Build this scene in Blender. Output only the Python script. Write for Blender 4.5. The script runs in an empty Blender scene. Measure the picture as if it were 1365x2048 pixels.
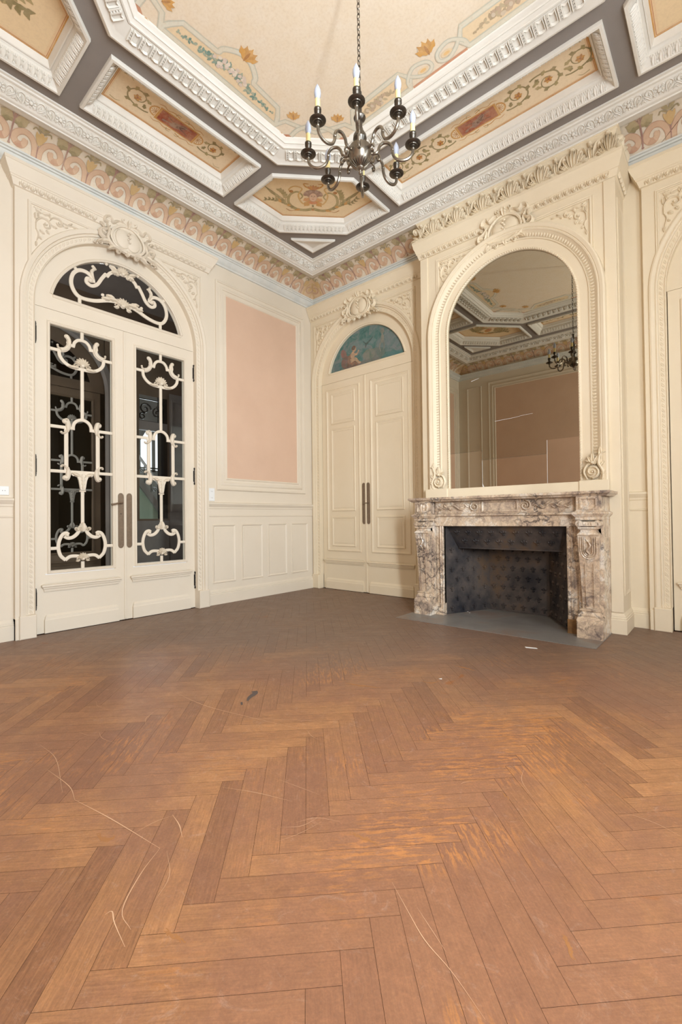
import bpy, bmesh, math, random
from mathutils import Vector, Matrix
from mathutils.geometry import tessellate_polygon
random.seed(7)
SC = bpy.context.scene
COL = SC.collection
PI = math.pi

# ------------------------------------------------------------------ camera
YAW, PITCH, ROLL, FOC = .7107, .0144, -.0116, 908.87
_f = Vector((-math.sin(YAW)*math.cos(PITCH), math.cos(YAW)*math.cos(PITCH), math.sin(PITCH)))
_r = Vector((math.cos(YAW), math.sin(YAW), 0)); _u = _r.cross(_f)
_r2 = math.cos(ROLL)*_r + math.sin(ROLL)*_u; _u2 = -math.sin(ROLL)*_r + math.cos(ROLL)*_u
cd = bpy.data.cameras.new('camera'); cam = bpy.data.objects.new('camera', cd); COL.objects.link(cam)
cd.sensor_fit = 'HORIZONTAL'; cd.sensor_width = 36.0; cd.lens = FOC/1365*36.0
cd.clip_start = .02; cd.clip_end = 60
m = Matrix.Identity(4)
for i in range(3):
    m[i][0] = _r2[i]; m[i][1] = _u2[i]; m[i][2] = -_f[i]
m.translation = Vector((4.4235, -4.5775, .95)); cam.matrix_world = m
SC.camera = cam

# ------------------------------------------------------------------ world and daylight
W = bpy.data.worlds.new('World'); SC.world = W; W.use_nodes = True
W.node_tree.nodes['Background'].inputs[0].default_value = (.75, .85, 1, 1)
W.node_tree.nodes['Background'].inputs[1].default_value = .35

def area(name, loc, direction, sx, sy, power, color):
    l = bpy.data.lights.new(name, 'AREA'); l.shape = 'RECTANGLE'; l.size = sx; l.size_y = sy
    l.energy = power; l.color = color
    o = bpy.data.objects.new(name, l); COL.objects.link(o); o.location = loc
    o.rotation_euler = Vector(direction).to_track_quat('-Z', 'Y').to_euler()
    return o
# daylight at the tall right wall windows, with added strip and fill lamps
area('window_side_lamp', (5.87, -4.50, 2.1), (-1, .95, .02), .26, 1.9, 120, (.86, .935, 1))      # narrow lamp added for the crisp shadow beside the chimney breast
area('window_side_lamp', (5.88, -4.15, 2.05), (-1, .05, .06), 1.15, 2.5, 50, (.84, .925, 1))
area('window_side_lamp', (5.88, -2.35, 2.05), (-1, -.05, .1), 1.15, 2.5, 46, (.84, .925, 1))  # weaker fill lamp added behind the unseen second window
area('stairwell_daylight', (-4.35, -.05, 2.2), (.6, -.5, -.2), .8, 1.4, 34, (.85, .93, 1))
area('hall_fill_lamp', (-1.3, -6.0, 2.2), (0, 1, -.05), 1.4, 2.2, 44, (.95, .97, 1))  # lamp added to brighten the hall, no window is built there

SC.view_settings.view_transform = 'Standard'
SC.view_settings.look = 'None'
SC.view_settings.gamma = 1.0
SC.view_settings.exposure = 0.81

# ------------------------------------------------------------------ frames (u right, w up, h towards the room)
def frame(U, Wv, H, O=(0, 0, 0)):
    M = Matrix.Identity(4)
    for i in range(3):
        M[i][0] = U[i]; M[i][1] = Wv[i]; M[i][2] = H[i]; M[i][3] = O[i]
    return M
RX, RY, RZ = 5.80, 5.235, 4.36
FL = frame((0, 1, 0), (0, 0, 1), (1, 0, 0))                       # left wall  u = y
FB = frame((1, 0, 0), (0, 0, 1), (0, -1, 0))                      # back wall  u = x
FR = frame((0, -1, 0), (0, 0, 1), (-1, 0, 0), (RX, 0, 0))         # right wall u = -y
FO = frame((-1, 0, 0), (0, 0, 1), (0, 1, 0), (0, -RY, 0))         # opposite   u = -x
CEIL = Matrix.Translation((4.4235, -4.5775, .95)) @ Matrix.Scale(.945, 4) @ Matrix.Translation((-4.4235, 4.5775, -.95))   # ceiling plan drawn at 1/.945 size
FC = CEIL @ frame((1, 0, 0), (0, -1, 0), (0, 0, -1), (0, 0, RZ))  # ceiling    u = x, w = -y, h down
FF = frame((1, 0, 0), (0, 1, 0), (0, 0, 1))                       # floor
def T(x, y, z): return Matrix.Translation((x, y, z))
def RotH(a): return Matrix.Rotation(a, 4, 'Z')

# ------------------------------------------------------------------ materials
def lin(c):
    c /= 255.0
    return c/12.92 if c <= .04045 else ((c+.055)/1.055)**2.4
def S(r, g, b): return (lin(r), lin(g), lin(b), 1)
class NT:
    def __init__(s, name):
        s.m = bpy.data.materials.new(name); s.m.use_nodes = True; s.t = s.m.node_tree
        s.b = s.t.nodes['Principled BSDF']; s.out = s.t.nodes['Material Output']
    def n(s, typ, **k):
        x = s.t.nodes.new('ShaderNode'+typ)
        for a, v in k.items(): setattr(x, a, v)
        return x
    def l(s, a, b): s.t.links.new(a, b)
    def coord(s, scale=(1, 1, 1), kind='Object'):
        c = s.n('TexCoord'); mp = s.n('Mapping'); mp.inputs['Scale'].default_value = scale
        s.l(c.outputs[kind], mp.inputs[0]); return mp.outputs[0]
    def geo(s):
        g = s.n('NewGeometry'); return g.outputs['Position']
    def noise(s, vec, scale, detail=4, rough=.55, dist=0):
        x = s.n('TexNoise'); x.inputs['Scale'].default_value = scale; x.inputs['Detail'].default_value = detail
        x.inputs['Roughness'].default_value = rough; x.inputs['Distortion'].default_value = dist
        if vec is not None: s.l(vec, x.inputs['Vector'])
        return x.outputs['Fac']
    def ramp(s, fac, stops):
        x = s.n('ValToRGB'); e = x.color_ramp.elements
        while len(e) < len(stops): e.new(.5)
        for i, (p, c) in enumerate(stops):
            e[i].position = p; e[i].color = c if len(c) == 4 else tuple(c)+(1,)
        s.l(fac, x.inputs[0]); return x.outputs[0]
    def mix(s, fac, a, b, mode='MIX'):
        x = s.n('Mix', data_type='RGBA', blend_type=mode)
        for sock, v in ((x.inputs[0], fac), (x.inputs[6], a), (x.inputs[7], b)):
            if isinstance(v, (int, float)): sock.default_value = v
            elif isinstance(v, tuple): sock.default_value = v
            else: s.l(v, sock)
        return x.outputs[2]
    def math(s, op, a, b=None):
        x = s.n('Math', operation=op)
        for i, v in enumerate((a, b)):
            if v is None: continue
            if isinstance(v, (int, float)): x.inputs[i].default_value = v
            else: s.l(v, x.inputs[i])
        return x.outputs[0]
    def bump(s, h, strength=.2, dist=.01):
        x = s.n('Bump'); x.inputs['Strength'].default_value = strength; x.inputs['Distance'].default_value = dist
        s.l(h, x.inputs['Height']); s.l(x.outputs[0], s.b.inputs['Normal'])
    def base(s, c):
        if isinstance(c, tuple): s.b.inputs['Base Color'].default_value = c
        else: s.l(c, s.b.inputs['Base Color'])
    def setp(s, rough=.5, metal=0, spec=None):
        s.b.inputs['Roughness'].default_value = rough; s.b.inputs['Metallic'].default_value = metal
        if spec is not None: s.b.inputs['Specular IOR Level'].default_value = spec

def paint(name, c1, c2, rough=.55, scale=1.3, bump=.06, spec=.3):
    t = NT(name); v = t.geo()
    f = t.noise(v, scale, 6, .65)
    f2 = t.noise(v, 60, 3)
    col = t.mix(t.ramp(f, [(.3, (0, 0, 0)), (.7, (1, 1, 1))]), c1, c2)
    t.base(col); t.setp(rough, 0, spec); t.bump(f2, bump, .004)
    return t.m
M = {}
M['cream'] = paint('cream_paint', S(229, 217, 199), S(224, 211, 191))
M['cream_warmlit'] = paint('warm_lit_cream_paint', S(232, 217, 191), S(227, 210, 181))  # the same cream, yellowed by the light colour on the fireplace wall
M['plaster'] = paint('white_plaster', S(232, 227, 218), S(222, 216, 205), .6, 2.5)
M['cool'] = paint('pale_blue_grey_paint', S(224, 222, 214), S(206, 208, 204), .5, 5)
M['greyband'] = paint('grey_ceiling_paint', S(146, 138, 132), S(138, 130, 124), .8, 1.5, .03, .1)
M['canvas'] = paint('pale_ceiling_canvas', S(240, 225, 203), S(234, 216, 190), .85, .9, .05, .1)
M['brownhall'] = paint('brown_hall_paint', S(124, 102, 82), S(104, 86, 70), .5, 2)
M['greyhall'] = paint('grey_hall_paint', S(150, 140, 132), S(128, 118, 112), .6, 2)
M['hallpale'] = paint('pale_hall_paint', S(170, 166, 160), S(150, 146, 140), .6, 2)
M['greenlit'] = paint('green_lit_paint', S(190, 205, 180), S(170, 190, 165), .6, 2)  # greenish light on the stairs put into the paint colour
M['whitetrim'] = paint('white_tape', S(240, 238, 236), S(232, 230, 228), .5, 9)

def mat_fabric():
    t = NT('pink_wall_fabric'); v = t.geo()
    a = t.noise(v, 2.2, 5, .6); b = t.noise(v, 240, 2)
    c = t.mix(t.ramp(a, [(.3, (0, 0, 0)), (.72, (1, 1, 1))]), S(218, 185, 160), S(226, 194, 169))
    c = t.mix(t.math('MULTIPLY', b, .35), c, S(205, 170, 148))
    t.base(c); t.setp(.95, 0, .1); t.bump(b, .25, .003); return t.m
M['fabric'] = mat_fabric()
M['fabric_pale'] = paint('paler_pink_fabric', S(228, 196, 170), S(222, 188, 162), .95, 3, .2, .1)

def mat_col(name, rough=.85, amount=.3, spec=.1):
    t = NT(name); v = t.geo()
    at = t.n('Attribute'); at.attribute_name = 'Col'
    f = t.noise(v, 9, 6, .7); g = t.noise(v, 55, 3, .6)
    c = t.mix(t.math('MULTIPLY', t.ramp(f, [(.35, (0, 0, 0)), (.75, (1, 1, 1))]), amount), at.outputs['Color'], S(232, 208, 172))
    c = t.mix(t.math('MULTIPLY', t.ramp(g, [(.45, (0, 0, 0)), (.8, (1, 1, 1))]), amount*.7), c, S(205, 178, 145))
    t.base(c); t.setp(rough, 0, spec); return t.m
M['painting'] = mat_col('painted_ornament', .85, .42)
M['plain_col'] = mat_col('coloured_paint', .6, .08, .3)
def mat_oil():
    t = NT('oil_painting'); v = t.geo()
    at = t.n('Attribute'); at.attribute_name = 'Col'
    f = t.noise(v, 6, 7, .75, 1.2); g = t.noise(v, 35, 5, .7, .6)
    sky = t.ramp(f, [(.3, S(56, 92, 88)), (.45, S(84, 118, 112)), (.6, S(122, 128, 126)), (.75, S(96, 112, 112))])
    c = t.mix(at.outputs['Alpha'], sky, at.outputs['Color'])
    c = t.mix(t.math('MULTIPLY', t.ramp(g, [(.3, (0, 0, 0)), (.7, (1, 1, 1))]), .72), c, sky)
    t.base(c); t.setp(.45, 0, .3); return t.m
M['oil'] = mat_oil()

def mat_marble():
    t = NT('veined_breccia_marble'); v = t.geo()
    n1 = t.n('TexNoise'); n1.inputs['Scale'].default_value = 5; n1.inputs['Detail'].default_value = 6; n1.inputs['Roughness'].default_value = .65
    t.l(v, n1.inputs['Vector'])
    mv = t.n('VectorMath', operation='MULTIPLY_ADD'); mv.inputs[1].default_value = (.30, .30, .30)
    t.l(n1.outputs['Color'], mv.inputs[0]); t.l(v, mv.inputs[2])
    def vein(sc, w):
        vo = t.n('TexVoronoi', feature='DISTANCE_TO_EDGE'); vo.inputs['Scale'].default_value = sc
        t.l(mv.outputs[0], vo.inputs['Vector'])
        return t.ramp(vo.outputs['Distance'], [(0, (1, 1, 1)), (w, (0, 0, 0))])
    blot = t.noise(mv.outputs[0], 4.5, 6, .7, .8)
    base = t.ramp(blot, [(.28, S(116, 106, 98)), (.42, S(180, 158, 138)), (.52, S(212, 188, 160)), (.60, S(226, 216, 202)), (.72, S(198, 160, 130))])
    m1 = t.noise(v, 3, 4)
    c = t.mix(t.math('MULTIPLY', vein(7, .07), t.ramp(m1, [(.42, (0, 0, 0)), (.6, (.95, .95, .95))])), base, S(66, 58, 58))
    c = t.mix(t.math('MULTIPLY', vein(18, .09), .38), c, S(88, 76, 82))
    t.base(c); t.setp(.22, 0, .5); return t.m
M['marble'] = mat_marble()
def mat_gap():
    return paint('brown_marble_base', S(150, 112, 70), S(96, 70, 44), .35, 14)
M['brownmarble'] = mat_gap()

def mat_iron():
    t = NT('sooty_cast_iron'); v = t.geo()
    f = t.noise(v, 3.2, 5, .65); g = t.noise(v, 30, 3)
    c = t.ramp(f, [(.32, S(34, 34, 40)), (.45, S(66, 60, 58)), (.56, S(88, 78, 72)), (.68, S(108, 84, 62))])
    t.base(c); t.setp(.55, .15, .5); t.bump(g, .25, .004); return t.m
M['iron'] = mat_iron()
def metal(name, c1, c2, rough, metallic=.9):
    t = NT(name); v = t.geo(); f = t.noise(v, 40, 4)
    t.base(t.mix(f, c1, c2)); t.setp(rough, metallic); return t.m
M['pewter'] = metal('aged_pewter', S(112, 104, 94), S(156, 146, 132), .27)
M['pewter_dark'] = metal('dark_pewter', S(74, 70, 65), S(104, 97, 88), .30)
M['bronze'] = metal('aged_bronze', S(120, 102, 84), S(150, 132, 112), .45, .6)
M['blackmetal'] = metal('black_iron', S(34, 30, 28), S(60, 54, 50), .5, .6)
def simple(name, c, rough=.5, spec=.4):
    t = NT(name); v = t.geo(); f = t.noise(v, 30, 3)
    t.base(t.mix(t.math('MULTIPLY', f, .25), c, tuple(x*.8 for x in c[:3])+(1,))); t.setp(rough, 0, spec); return t.m
M['candle'] = simple('ivory_candle_tube', S(240, 222, 160))
M['white'] = simple('white_plastic', S(238, 238, 236), .35)
M['darkhole'] = simple('dark_slot', S(40, 40, 44), .6)
M['paper'] = simple('white_paper', S(240, 240, 238), .8)
M['slate'] = None
def mat_bulb():
    t = NT('milky_glass_bulb'); t.base(S(196, 204, 222)); t.setp(.15, 0, .6)
    t.b.inputs['Transmission Weight'].default_value = .25; return t.m
M['bulb'] = mat_bulb()
def mat_slate():
    t = NT('grey_hearth_stone'); v = t.geo()
    f = t.noise(v, 2.5, 6, .6, .5); g = t.noise(v, 40, 3)
    c = t.ramp(f, [(.3, S(118, 113, 108)), (.52, S(136, 131, 125)), (.64, S(138, 118, 104)), (.76, S(124, 118, 112))])
    t.base(t.mix(t.math('MULTIPLY', g, .2), c, S(80, 76, 74))); t.setp(.38, 0, .4); t.bump(g, .05, .003); return t.m
M['slate'] = mat_slate()
def mat_glass():
    t = NT('window_glass')
    tr = t.n('BsdfTransparent'); tr.inputs[0].default_value = (.93, .95, .94, 1)
    gl = t.n('BsdfGlossy'); gl.inputs['Roughness'].default_value = .02
    fr = t.n('Fresnel'); fr.inputs[0].default_value = 1.22
    mx = t.n('MixShader'); t.l(fr.outputs[0], mx.inputs[0]); t.l(tr.outputs[0], mx.inputs[1]); t.l(gl.outputs[0], mx.inputs[2])
    t.l(mx.outputs[0], t.out.inputs[0]); return t.m
M['glass'] = mat_glass()
def mat_mirror(name, c):
    t = NT(name); v = t.geo(); f = t.noise(v, 3, 4)
    t.base(t.mix(f, c, tuple(x*.93 for x in c[:3])+(1,))); t.setp(.01, 1.0); return t.m
M['mirror'] = mat_mirror('old_mirror_silver', S(168, 161, 146))
M['mirror_light'] = mat_mirror('lighter_mirror_silver', S(186, 178, 164))
def mat_daylight():
    t = NT('daylit_pane'); e = t.n('Emission'); e.inputs[0].default_value = (.86, .93, 1, 1); e.inputs[1].default_value = .9
    t.l(e.outputs[0], t.out.inputs[0]); return t.m
M['day'] = mat_daylight()

def mat_floor():
    t = NT('worn_oak_herringbone')
    uv = t.n('UVMap'); uv.uv_map = 'UVMap'
    at = t.n('Attribute'); at.attribute_name = 'Col'
    sep = t.n('SeparateColor'); t.l(at.outputs['Color'], sep.inputs[0])
    pos = t.geo()
    mp = t.n('Mapping'); mp.inputs['Scale'].default_value = (6, 110, 1); t.l(uv.outputs[0], mp.inputs[0])
    grain = t.noise(mp.outputs[0], 1.6, 8, .68, .35)
    mp2 = t.n('Mapping'); mp2.inputs['Scale'].default_value = (14, 240, 1); t.l(uv.outputs[0], mp2.inputs[0])
    pores = t.noise(mp2.outputs[0], 1.2, 4, .7)
    a = t.ramp(grain, [(.34, S(134, 96, 68)), (.5, S(162, 117, 82)), (.66, S(186, 140, 100))])
    tone = t.mix(sep.outputs[0], S(124, 88, 66), S(220, 168, 114))
    c = t.mix(.44, a, tone, 'MIX')
    c = t.mix(t.math('MULTIPLY', t.ramp(pores, [(.48, (0, 0, 0)), (.72, (1, 1, 1))]), .28), c, S(104, 66, 40))
    # brown walked-on varnish film with orange wood rubbed through it
    big = t.noise(pos, 1.0, 5, .6, .4)
    film = t.ramp(t.math('ADD', t.math('MULTIPLY', big, .7), t.math('MULTIPLY', t.noise(pos, 7, 7, .75), .3)), [(.44, (0, 0, 0)), (.55, (1, 1, 1))])
    c = t.mix(t.math('MULTIPLY', film, .68), c, S(150, 110, 88))
    mp3 = t.n('Mapping'); mp3.inputs['Scale'].default_value = (5, 30, 1); t.l(uv.outputs[0], mp3.inputs[0])
    rub = t.noise(mp3.outputs[0], 2.4, 6, .68, .3)
    zone = t.ramp(t.noise(pos, 1.5, 4, .6), [(.52, (0, 0, 0)), (.62, (1, 1, 1))])
    c = t.mix(t.math('MULTIPLY', t.math('MULTIPLY', t.ramp(rub, [(.50, (0, 0, 0)), (.56, (1, 1, 1))]), zone), .58), c, S(208, 146, 84))
    # grey dust film by walls and hearth, with far-floor haze and reflection painted in
    sx = t.n('SeparateXYZ'); t.l(pos, sx.inputs[0])
    d1 = t.math('SUBTRACT', sx.outputs[1], t.math('MULTIPLY', sx.outputs[0], .62))    # y - .62x
    d1 = t.math('ADD', d1, t.math('MULTIPLY', t.noise(pos, 1.6, 6, .6), 1.6))
    dust_haze = t.n('MapRange', interpolation_type='SMOOTHSTEP'); dust_haze.inputs['From Min'].default_value = -4.2; dust_haze.inputs['From Max'].default_value = -2.15
    t.l(d1, dust_haze.inputs['Value'])
    dn = t.ramp(t.noise(pos, 26, 6, .7), [(.3, (.75, .75, .75)), (.7, (1, 1, 1))])
    c = t.mix(t.math('MULTIPLY', t.math('MULTIPLY', dust_haze.outputs[0], dn), .93), c, S(130, 114, 102))
    sp = t.ramp(t.noise(pos, 9, 9, .85, 2.2), [(.56, (0, 0, 0)), (.68, (1, 1, 1))])
    c = t.mix(t.math('MULTIPLY', sp, .42), c, S(192, 168, 152))
    st = t.ramp(t.noise(pos, 3.6, 3, .5, .8), [(.70, (0, 0, 0)), (.74, (1, 1, 1))])
    c = t.mix(t.math('MULTIPLY', st, .5), c, S(160, 96, 34))
    fine = t.noise(pos, 150, 5, .75); mid = t.noise(pos, 22, 7, .78, .8)
    c = t.mix(.30, c, t.ramp(fine, [(.36, S(104, 70, 50)), (.5, S(160, 114, 80)), (.64, S(210, 164, 126))]), 'SOFT_LIGHT')
    c = t.mix(.30, c, t.ramp(mid, [(.34, S(96, 88, 84)), (.5, S(128, 128, 128)), (.66, S(176, 168, 160))]), 'OVERLAY')
    t.base(c)
    r = t.n('MapRange'); r.inputs['To Min'].default_value = .36; r.inputs['To Max'].default_value = .60
    t.l(t.noise(pos, 7, 5, .6), r.inputs['Value']); t.l(r.outputs[0], t.b.inputs['Roughness'])
    t.b.inputs['Specular IOR Level'].default_value = .42
    t.bump(grain, .12, .003)
    return t.m
M['floor'] = mat_floor()
M['gapdark'] = simple('dark_floor_gap', S(58, 38, 26), .9, .1)
M['scratch'] = simple('pale_scratch', S(206, 166, 132), .8, .1)
M['stain'] = simple('brown_varnish_stain', S(158, 108, 66), .5, .3)
M['scuff'] = simple('dark_scuff', S(92, 80, 74), .6, .2)

# ------------------------------------------------------------------ mesh builder
def cr(pts, n=6, closed=False):
    """Catmull-Rom through 2-D or 3-D points"""
    P = [Vector(p) for p in pts]; out = []
    N = len(P); rng = N if closed else N-1
    for i in range(rng):
        p0 = P[(i-1) % N] if closed or i > 0 else P[0]*2-P[1]
        p1 = P[i]; p2 = P[(i+1) % N]
        p3 = P[(i+2) % N] if closed or i+2 < N else P[-1]*2-P[-2]
        for k in range(n):
            t = k/n
            out.append(.5*((2*p1)+(-p0+p2)*t+(2*p0-5*p1+4*p2-p3)*t*t+(-p0+3*p1-3*p2+p3)*t**3))
    if not closed: out.append(P[-1].copy())
    return [tuple(q) for q in out]
def arc(cx, cy, r, a0, a1, n, ry=None):
    ry = r if ry is None else ry
    return [(cx+r*math.cos(a0+(a1-a0)*i/n), cy+ry*math.sin(a0+(a1-a0)*i/n)) for i in range(n+1)]
def spiral(cx, cy, r0, r1, a0, turns, n=14):
    return [(cx+(r0+(r1-r0)*i/n)*math.cos(a0+2*PI*turns*i/n), cy+(r0+(r1-r0)*i/n)*math.sin(a0+2*PI*turns*i/n)) for i in range(n+1)]
def archpath(uc, R, wc, w0=0.0, n=32):
    return [(uc-R, w0)] + arc(uc, wc, R, PI, 0, n) + [(uc+R, w0)]

RK = 1.45
class MB:
    def __init__(s): s.v = []; s.f = []; s.c = []; s.cur = (1, 1, 1, 1); s.k = 0
    def lay(s, layer): s.k = (s.k+1) % 100; return .0006*layer+s.k*5e-6
    def add(s, pts, faces):
        b = len(s.v); s.v += [tuple(p) if len(p) == 3 else (p[0], p[1], 0) for p in pts]
        for f in faces: s.f.append(tuple(b+i for i in f)); s.c.append(s.cur)
    def quad(s, u0, u1, w0, w1, h=0): s.add([(u0, w0, h), (u1, w0, h), (u1, w1, h), (u0, w1, h)], [(0, 1, 2, 3)])
    def box(s, u0, u1, w0, w1, h0, h1, bev=0.0):
        if bev <= 0:
            p = [(u, w, h) for h in (h0, h1) for w in (w0, w1) for u in (u0, u1)]
            s.add(p, [(0, 2, 3, 1), (4, 5, 7, 6), (0, 1, 5, 4), (2, 6, 7, 3), (0, 4, 6, 2), (1, 3, 7, 5)]); return
        b = bev
        A = [(u0, w0, h0), (u1, w0, h0), (u1, w1, h0), (u0, w1, h0)]
        B = [(x, y, h1-b) for x, y, _ in A]
        C = [(u0+b, w0+b, h1), (u1-b, w0+b, h1), (u1-b, w1-b, h1), (u0+b, w1-b, h1)]
        f = [(3, 2, 1, 0), (8, 9, 10, 11)]
        for i in range(4):
            j = (i+1) % 4; f += [(i, j, 4+j, 4+i), (4+i, 4+j, 8+j, 8+i)]
        s.add(A+B+C, f)
    def sweep(s, path, prof, closed=False, caps=True, pclosed=False):
        """profile (a, h): a to the left of travel, mitred"""
        P = [Vector(p[:2]) for p in path]; N = len(P); K = len(prof); pts = []
        for i in range(N):
            a = P[i-1] if (closed or i > 0) else None
            b = P[(i+1) % N] if (closed or i < N-1) else None
            d1 = (P[i]-a).normalized() if a is not None else None
            d2 = (b-P[i]).normalized() if b is not None else None
            if d1 is None: d1 = d2
            if d2 is None: d2 = d1
            n1 = Vector((-d1.y, d1.x)); n2 = Vector((-d2.y, d2.x)); n = n1+n2
            if n.length < 1e-6: n = n1.copy()
            n.normalize(); k = 1/max(.35, n.dot(n1)); n *= k
            for (o, h) in prof: pts.append((P[i].x+n.x*o, P[i].y+n.y*o, h))
        fs = []
        KK = K if pclosed else K-1
        for i in range(N if closed else N-1):
            j = (i+1) % N
            for k in range(KK):
                l = (k+1) % K
                fs.append((i*K+k, j*K+k, j*K+l, i*K+l))
        if caps and not closed and K > 2:
            fs.append(tuple(range(K))[::-1]); fs.append(tuple((N-1)*K+k for k in range(K)))
        s.add(pts, fs)
    def ring(s, inner, outer, h, h0=None):
        """plate between two open polylines of equal count; walls down to h0"""
        n = len(inner); pts = [(p[0], p[1], h) for p in inner]+[(p[0], p[1], h) for p in outer]
        fs = [(i, i+1, n+i+1, n+i) for i in range(n-1)]
        if h0 is not None:
            pts += [(p[0], p[1], h0) for p in inner]+[(p[0], p[1], h0) for p in outer]
            fs += [(i, 2*n+i, 2*n+i+1, i+1) for i in range(n-1)]+[(n+i, n+i+1, 3*n+i+1, 3*n+i) for i in range(n-1)]
            fs += [(0, n, 3*n, 2*n), (n-1, 3*n-1, 4*n-1, 2*n-1)]
        s.add(pts, fs)
    def poly(s, pts, h, h0=None):
        n = len(pts); P = [(p[0], p[1], h) for p in pts]; fs = [tuple(range(n))]
        if h0 is not None:
            P += [(p[0], p[1], h0) for p in pts]
            fs += [(i, n+i, n+(i+1) % n, (i+1) % n) for i in range(n)]
        s.add(P, fs)
    def tess(s, loops, h):
        L = [[Vector((p[0], p[1], 0)) for p in lp] for lp in loops]
        flat = [(p[0], p[1], h) for lp in loops for p in lp]
        s.add(flat, [tuple(t) for t in tessellate_polygon(L)])
    def tube(s, pts, r, n=8, sq=1.0, caps=True):
        P = [Vector(p if len(p) == 3 else (p[0], p[1], 0)) for p in pts]; N = len(P)
        R = r if isinstance(r, (list, tuple)) else [r]*N
        if len(R) != N: R = [R[min(len(R)-1, int(i/(N-1)*(len(R)-1)))]*(1-((i/(N-1)*(len(R)-1)) % 1))+R[min(len(R)-1, int(i/(N-1)*(len(R)-1))+1)]*((i/(N-1)*(len(R)-1)) % 1) for i in range(N)]
        t0 = (P[1]-P[0]).normalized(); ref = Vector((0, 0, 1)) if abs(t0.z) < .9 else Vector((1, 0, 0))
        nrm = (ref-t0*ref.dot(t0)).normalized(); V = []
        for i in range(N):
            t = (P[min(i+1, N-1)]-P[max(i-1, 0)]).normalized()
            nrm = nrm-t*nrm.dot(t)
            nrm = nrm.normalized() if nrm.length > 1e-6 else t.orthogonal().normalized()
            b = t.cross(nrm)
            for k in range(n):
                a = 2*PI*k/n; V.append(P[i]+R[i]*(math.cos(a)*nrm*sq+math.sin(a)*b))
        fs = [(i*n+k, i*n+(k+1) % n, (i+1)*n+(k+1) % n, (i+1)*n+k) for i in range(N-1) for k in range(n)]
        if caps: fs += [tuple(range(n))[::-1], tuple((N-1)*n+k for k in range(n))]
        s.add(V, fs)
    def lathe(s, prof, n=20, c=(0, 0, 0), axis='h'):
        V = []
        for r, z in prof:
            for k in range(n):
                a = 2*PI*k/n
                if axis == 'h': V.append((c[0]+r*math.cos(a), c[1]+r*math.sin(a), c[2]+z))
                else: V.append((c[0]+r*math.cos(a), c[1]+z, c[2]+r*math.sin(a)))
        K = len(prof)
        fs = [(i*n+k, i*n+(k+1) % n, (i+1)*n+(k+1) % n, (i+1)*n+k) for i in range(K-1) for k in range(n)]
        fs += [tuple(range(n))[::-1], tuple((K-1)*n+k for k in range(n))]
        s.add(V, fs)
    def dome(s, cu, cw, ru, rw, h0, hh, rot=0, n=10, m=3):
        V = []; cr_, sr_ = math.cos(rot), math.sin(rot); hh = hh*RK if hh > .006 else hh
        for i in range(m):
            e = i/m*PI/2; q = math.cos(e); z = h0+hh*math.sin(e)
            for k in range(n):
                a = 2*PI*k/n; x = ru*q*math.cos(a); y = rw*q*math.sin(a)
                V.append((cu+x*cr_-y*sr_, cw+x*sr_+y*cr_, z))
        V.append((cu, cw, h0+hh))
        fs = [(i*n+k, i*n+(k+1) % n, (i+1)*n+(k+1) % n, (i+1)*n+k) for i in range(m-1) for k in range(n)]
        fs += [((m-1)*n+k, (m-1)*n+(k+1) % n, m*n) for k in range(n)]
        s.add(V, fs)
    def rib(s, pts, w, hh, h0=0.0, taper=True, w1=None):
        """raised rounded strand along a 2-D polyline"""
        hh *= RK; P = [Vector(p[:2]) for p in pts]; N = len(P); V = []
        sec = [(-1, 0), (-.75, .65), (0, 1), (.75, .65), (1, 0)]
        for i in range(N):
            t = (P[min(i+1, N-1)]-P[max(i-1, 0)])
            t = t.normalized() if t.length > 0 else Vector((1, 0)); n = Vector((-t.y, t.x))
            x = i/(N-1); k = 1.0
            if taper: k = min(1, .25+3*x, .25+3*(1-x))
            ww = (w if w1 is None else w+(w1-w)*x)*k/2
            for a, b in sec: V.append((P[i].x+n.x*ww*a, P[i].y+n.y*ww*a, h0+hh*b*(.6+.4*k)))
        K = 5; fs = [(i*K+k, (i+1)*K+k, (i+1)*K+k+1, i*K+k+1) for i in range(N-1) for k in range(K-1)]
        fs += [(0, 1, 2, 3, 4), tuple((N-1)*K+k for k in range(5))[::-1]]
        s.add(V, fs)
    def rleaf(s, base, tip, w, hh, h0=0.0, bend=0.0, lobes=3, n=9):
        """acanthus-like raised leaf with lobed edges"""
        hh *= RK; b = Vector(base[:2]); t = Vector(tip[:2]); d = t-b; L = d.length
        if L < 1e-6: return
        d /= L; nn = Vector((-d.y, d.x)); V = []
        for i in range(n+1):
            x = i/n; c = b+d*L*x+nn*bend*math.sin(PI*x)
            wd = w/2*(math.sin(PI*min(1, .12+.88*x))**.7)*(1+.30*abs(math.sin(PI*lobes*x)))*(1 if i < n else .15)
            hz = hh*(.55+.6*math.sin(PI*x))
            V += [(c.x-nn.x*wd, c.y-nn.y*wd, h0), (c.x-nn.x*wd*.5, c.y-nn.y*wd*.5, h0+hz), (c.x, c.y, h0+hz*.62),
                  (c.x+nn.x*wd*.5, c.y+nn.y*wd*.5, h0+hz), (c.x+nn.x*wd, c.y+nn.y*wd, h0)]
        s.add(V, [(i*5+k, (i+1)*5+k, (i+1)*5+k+1, i*5+k+1) for i in range(n) for k in range(4)])
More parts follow.
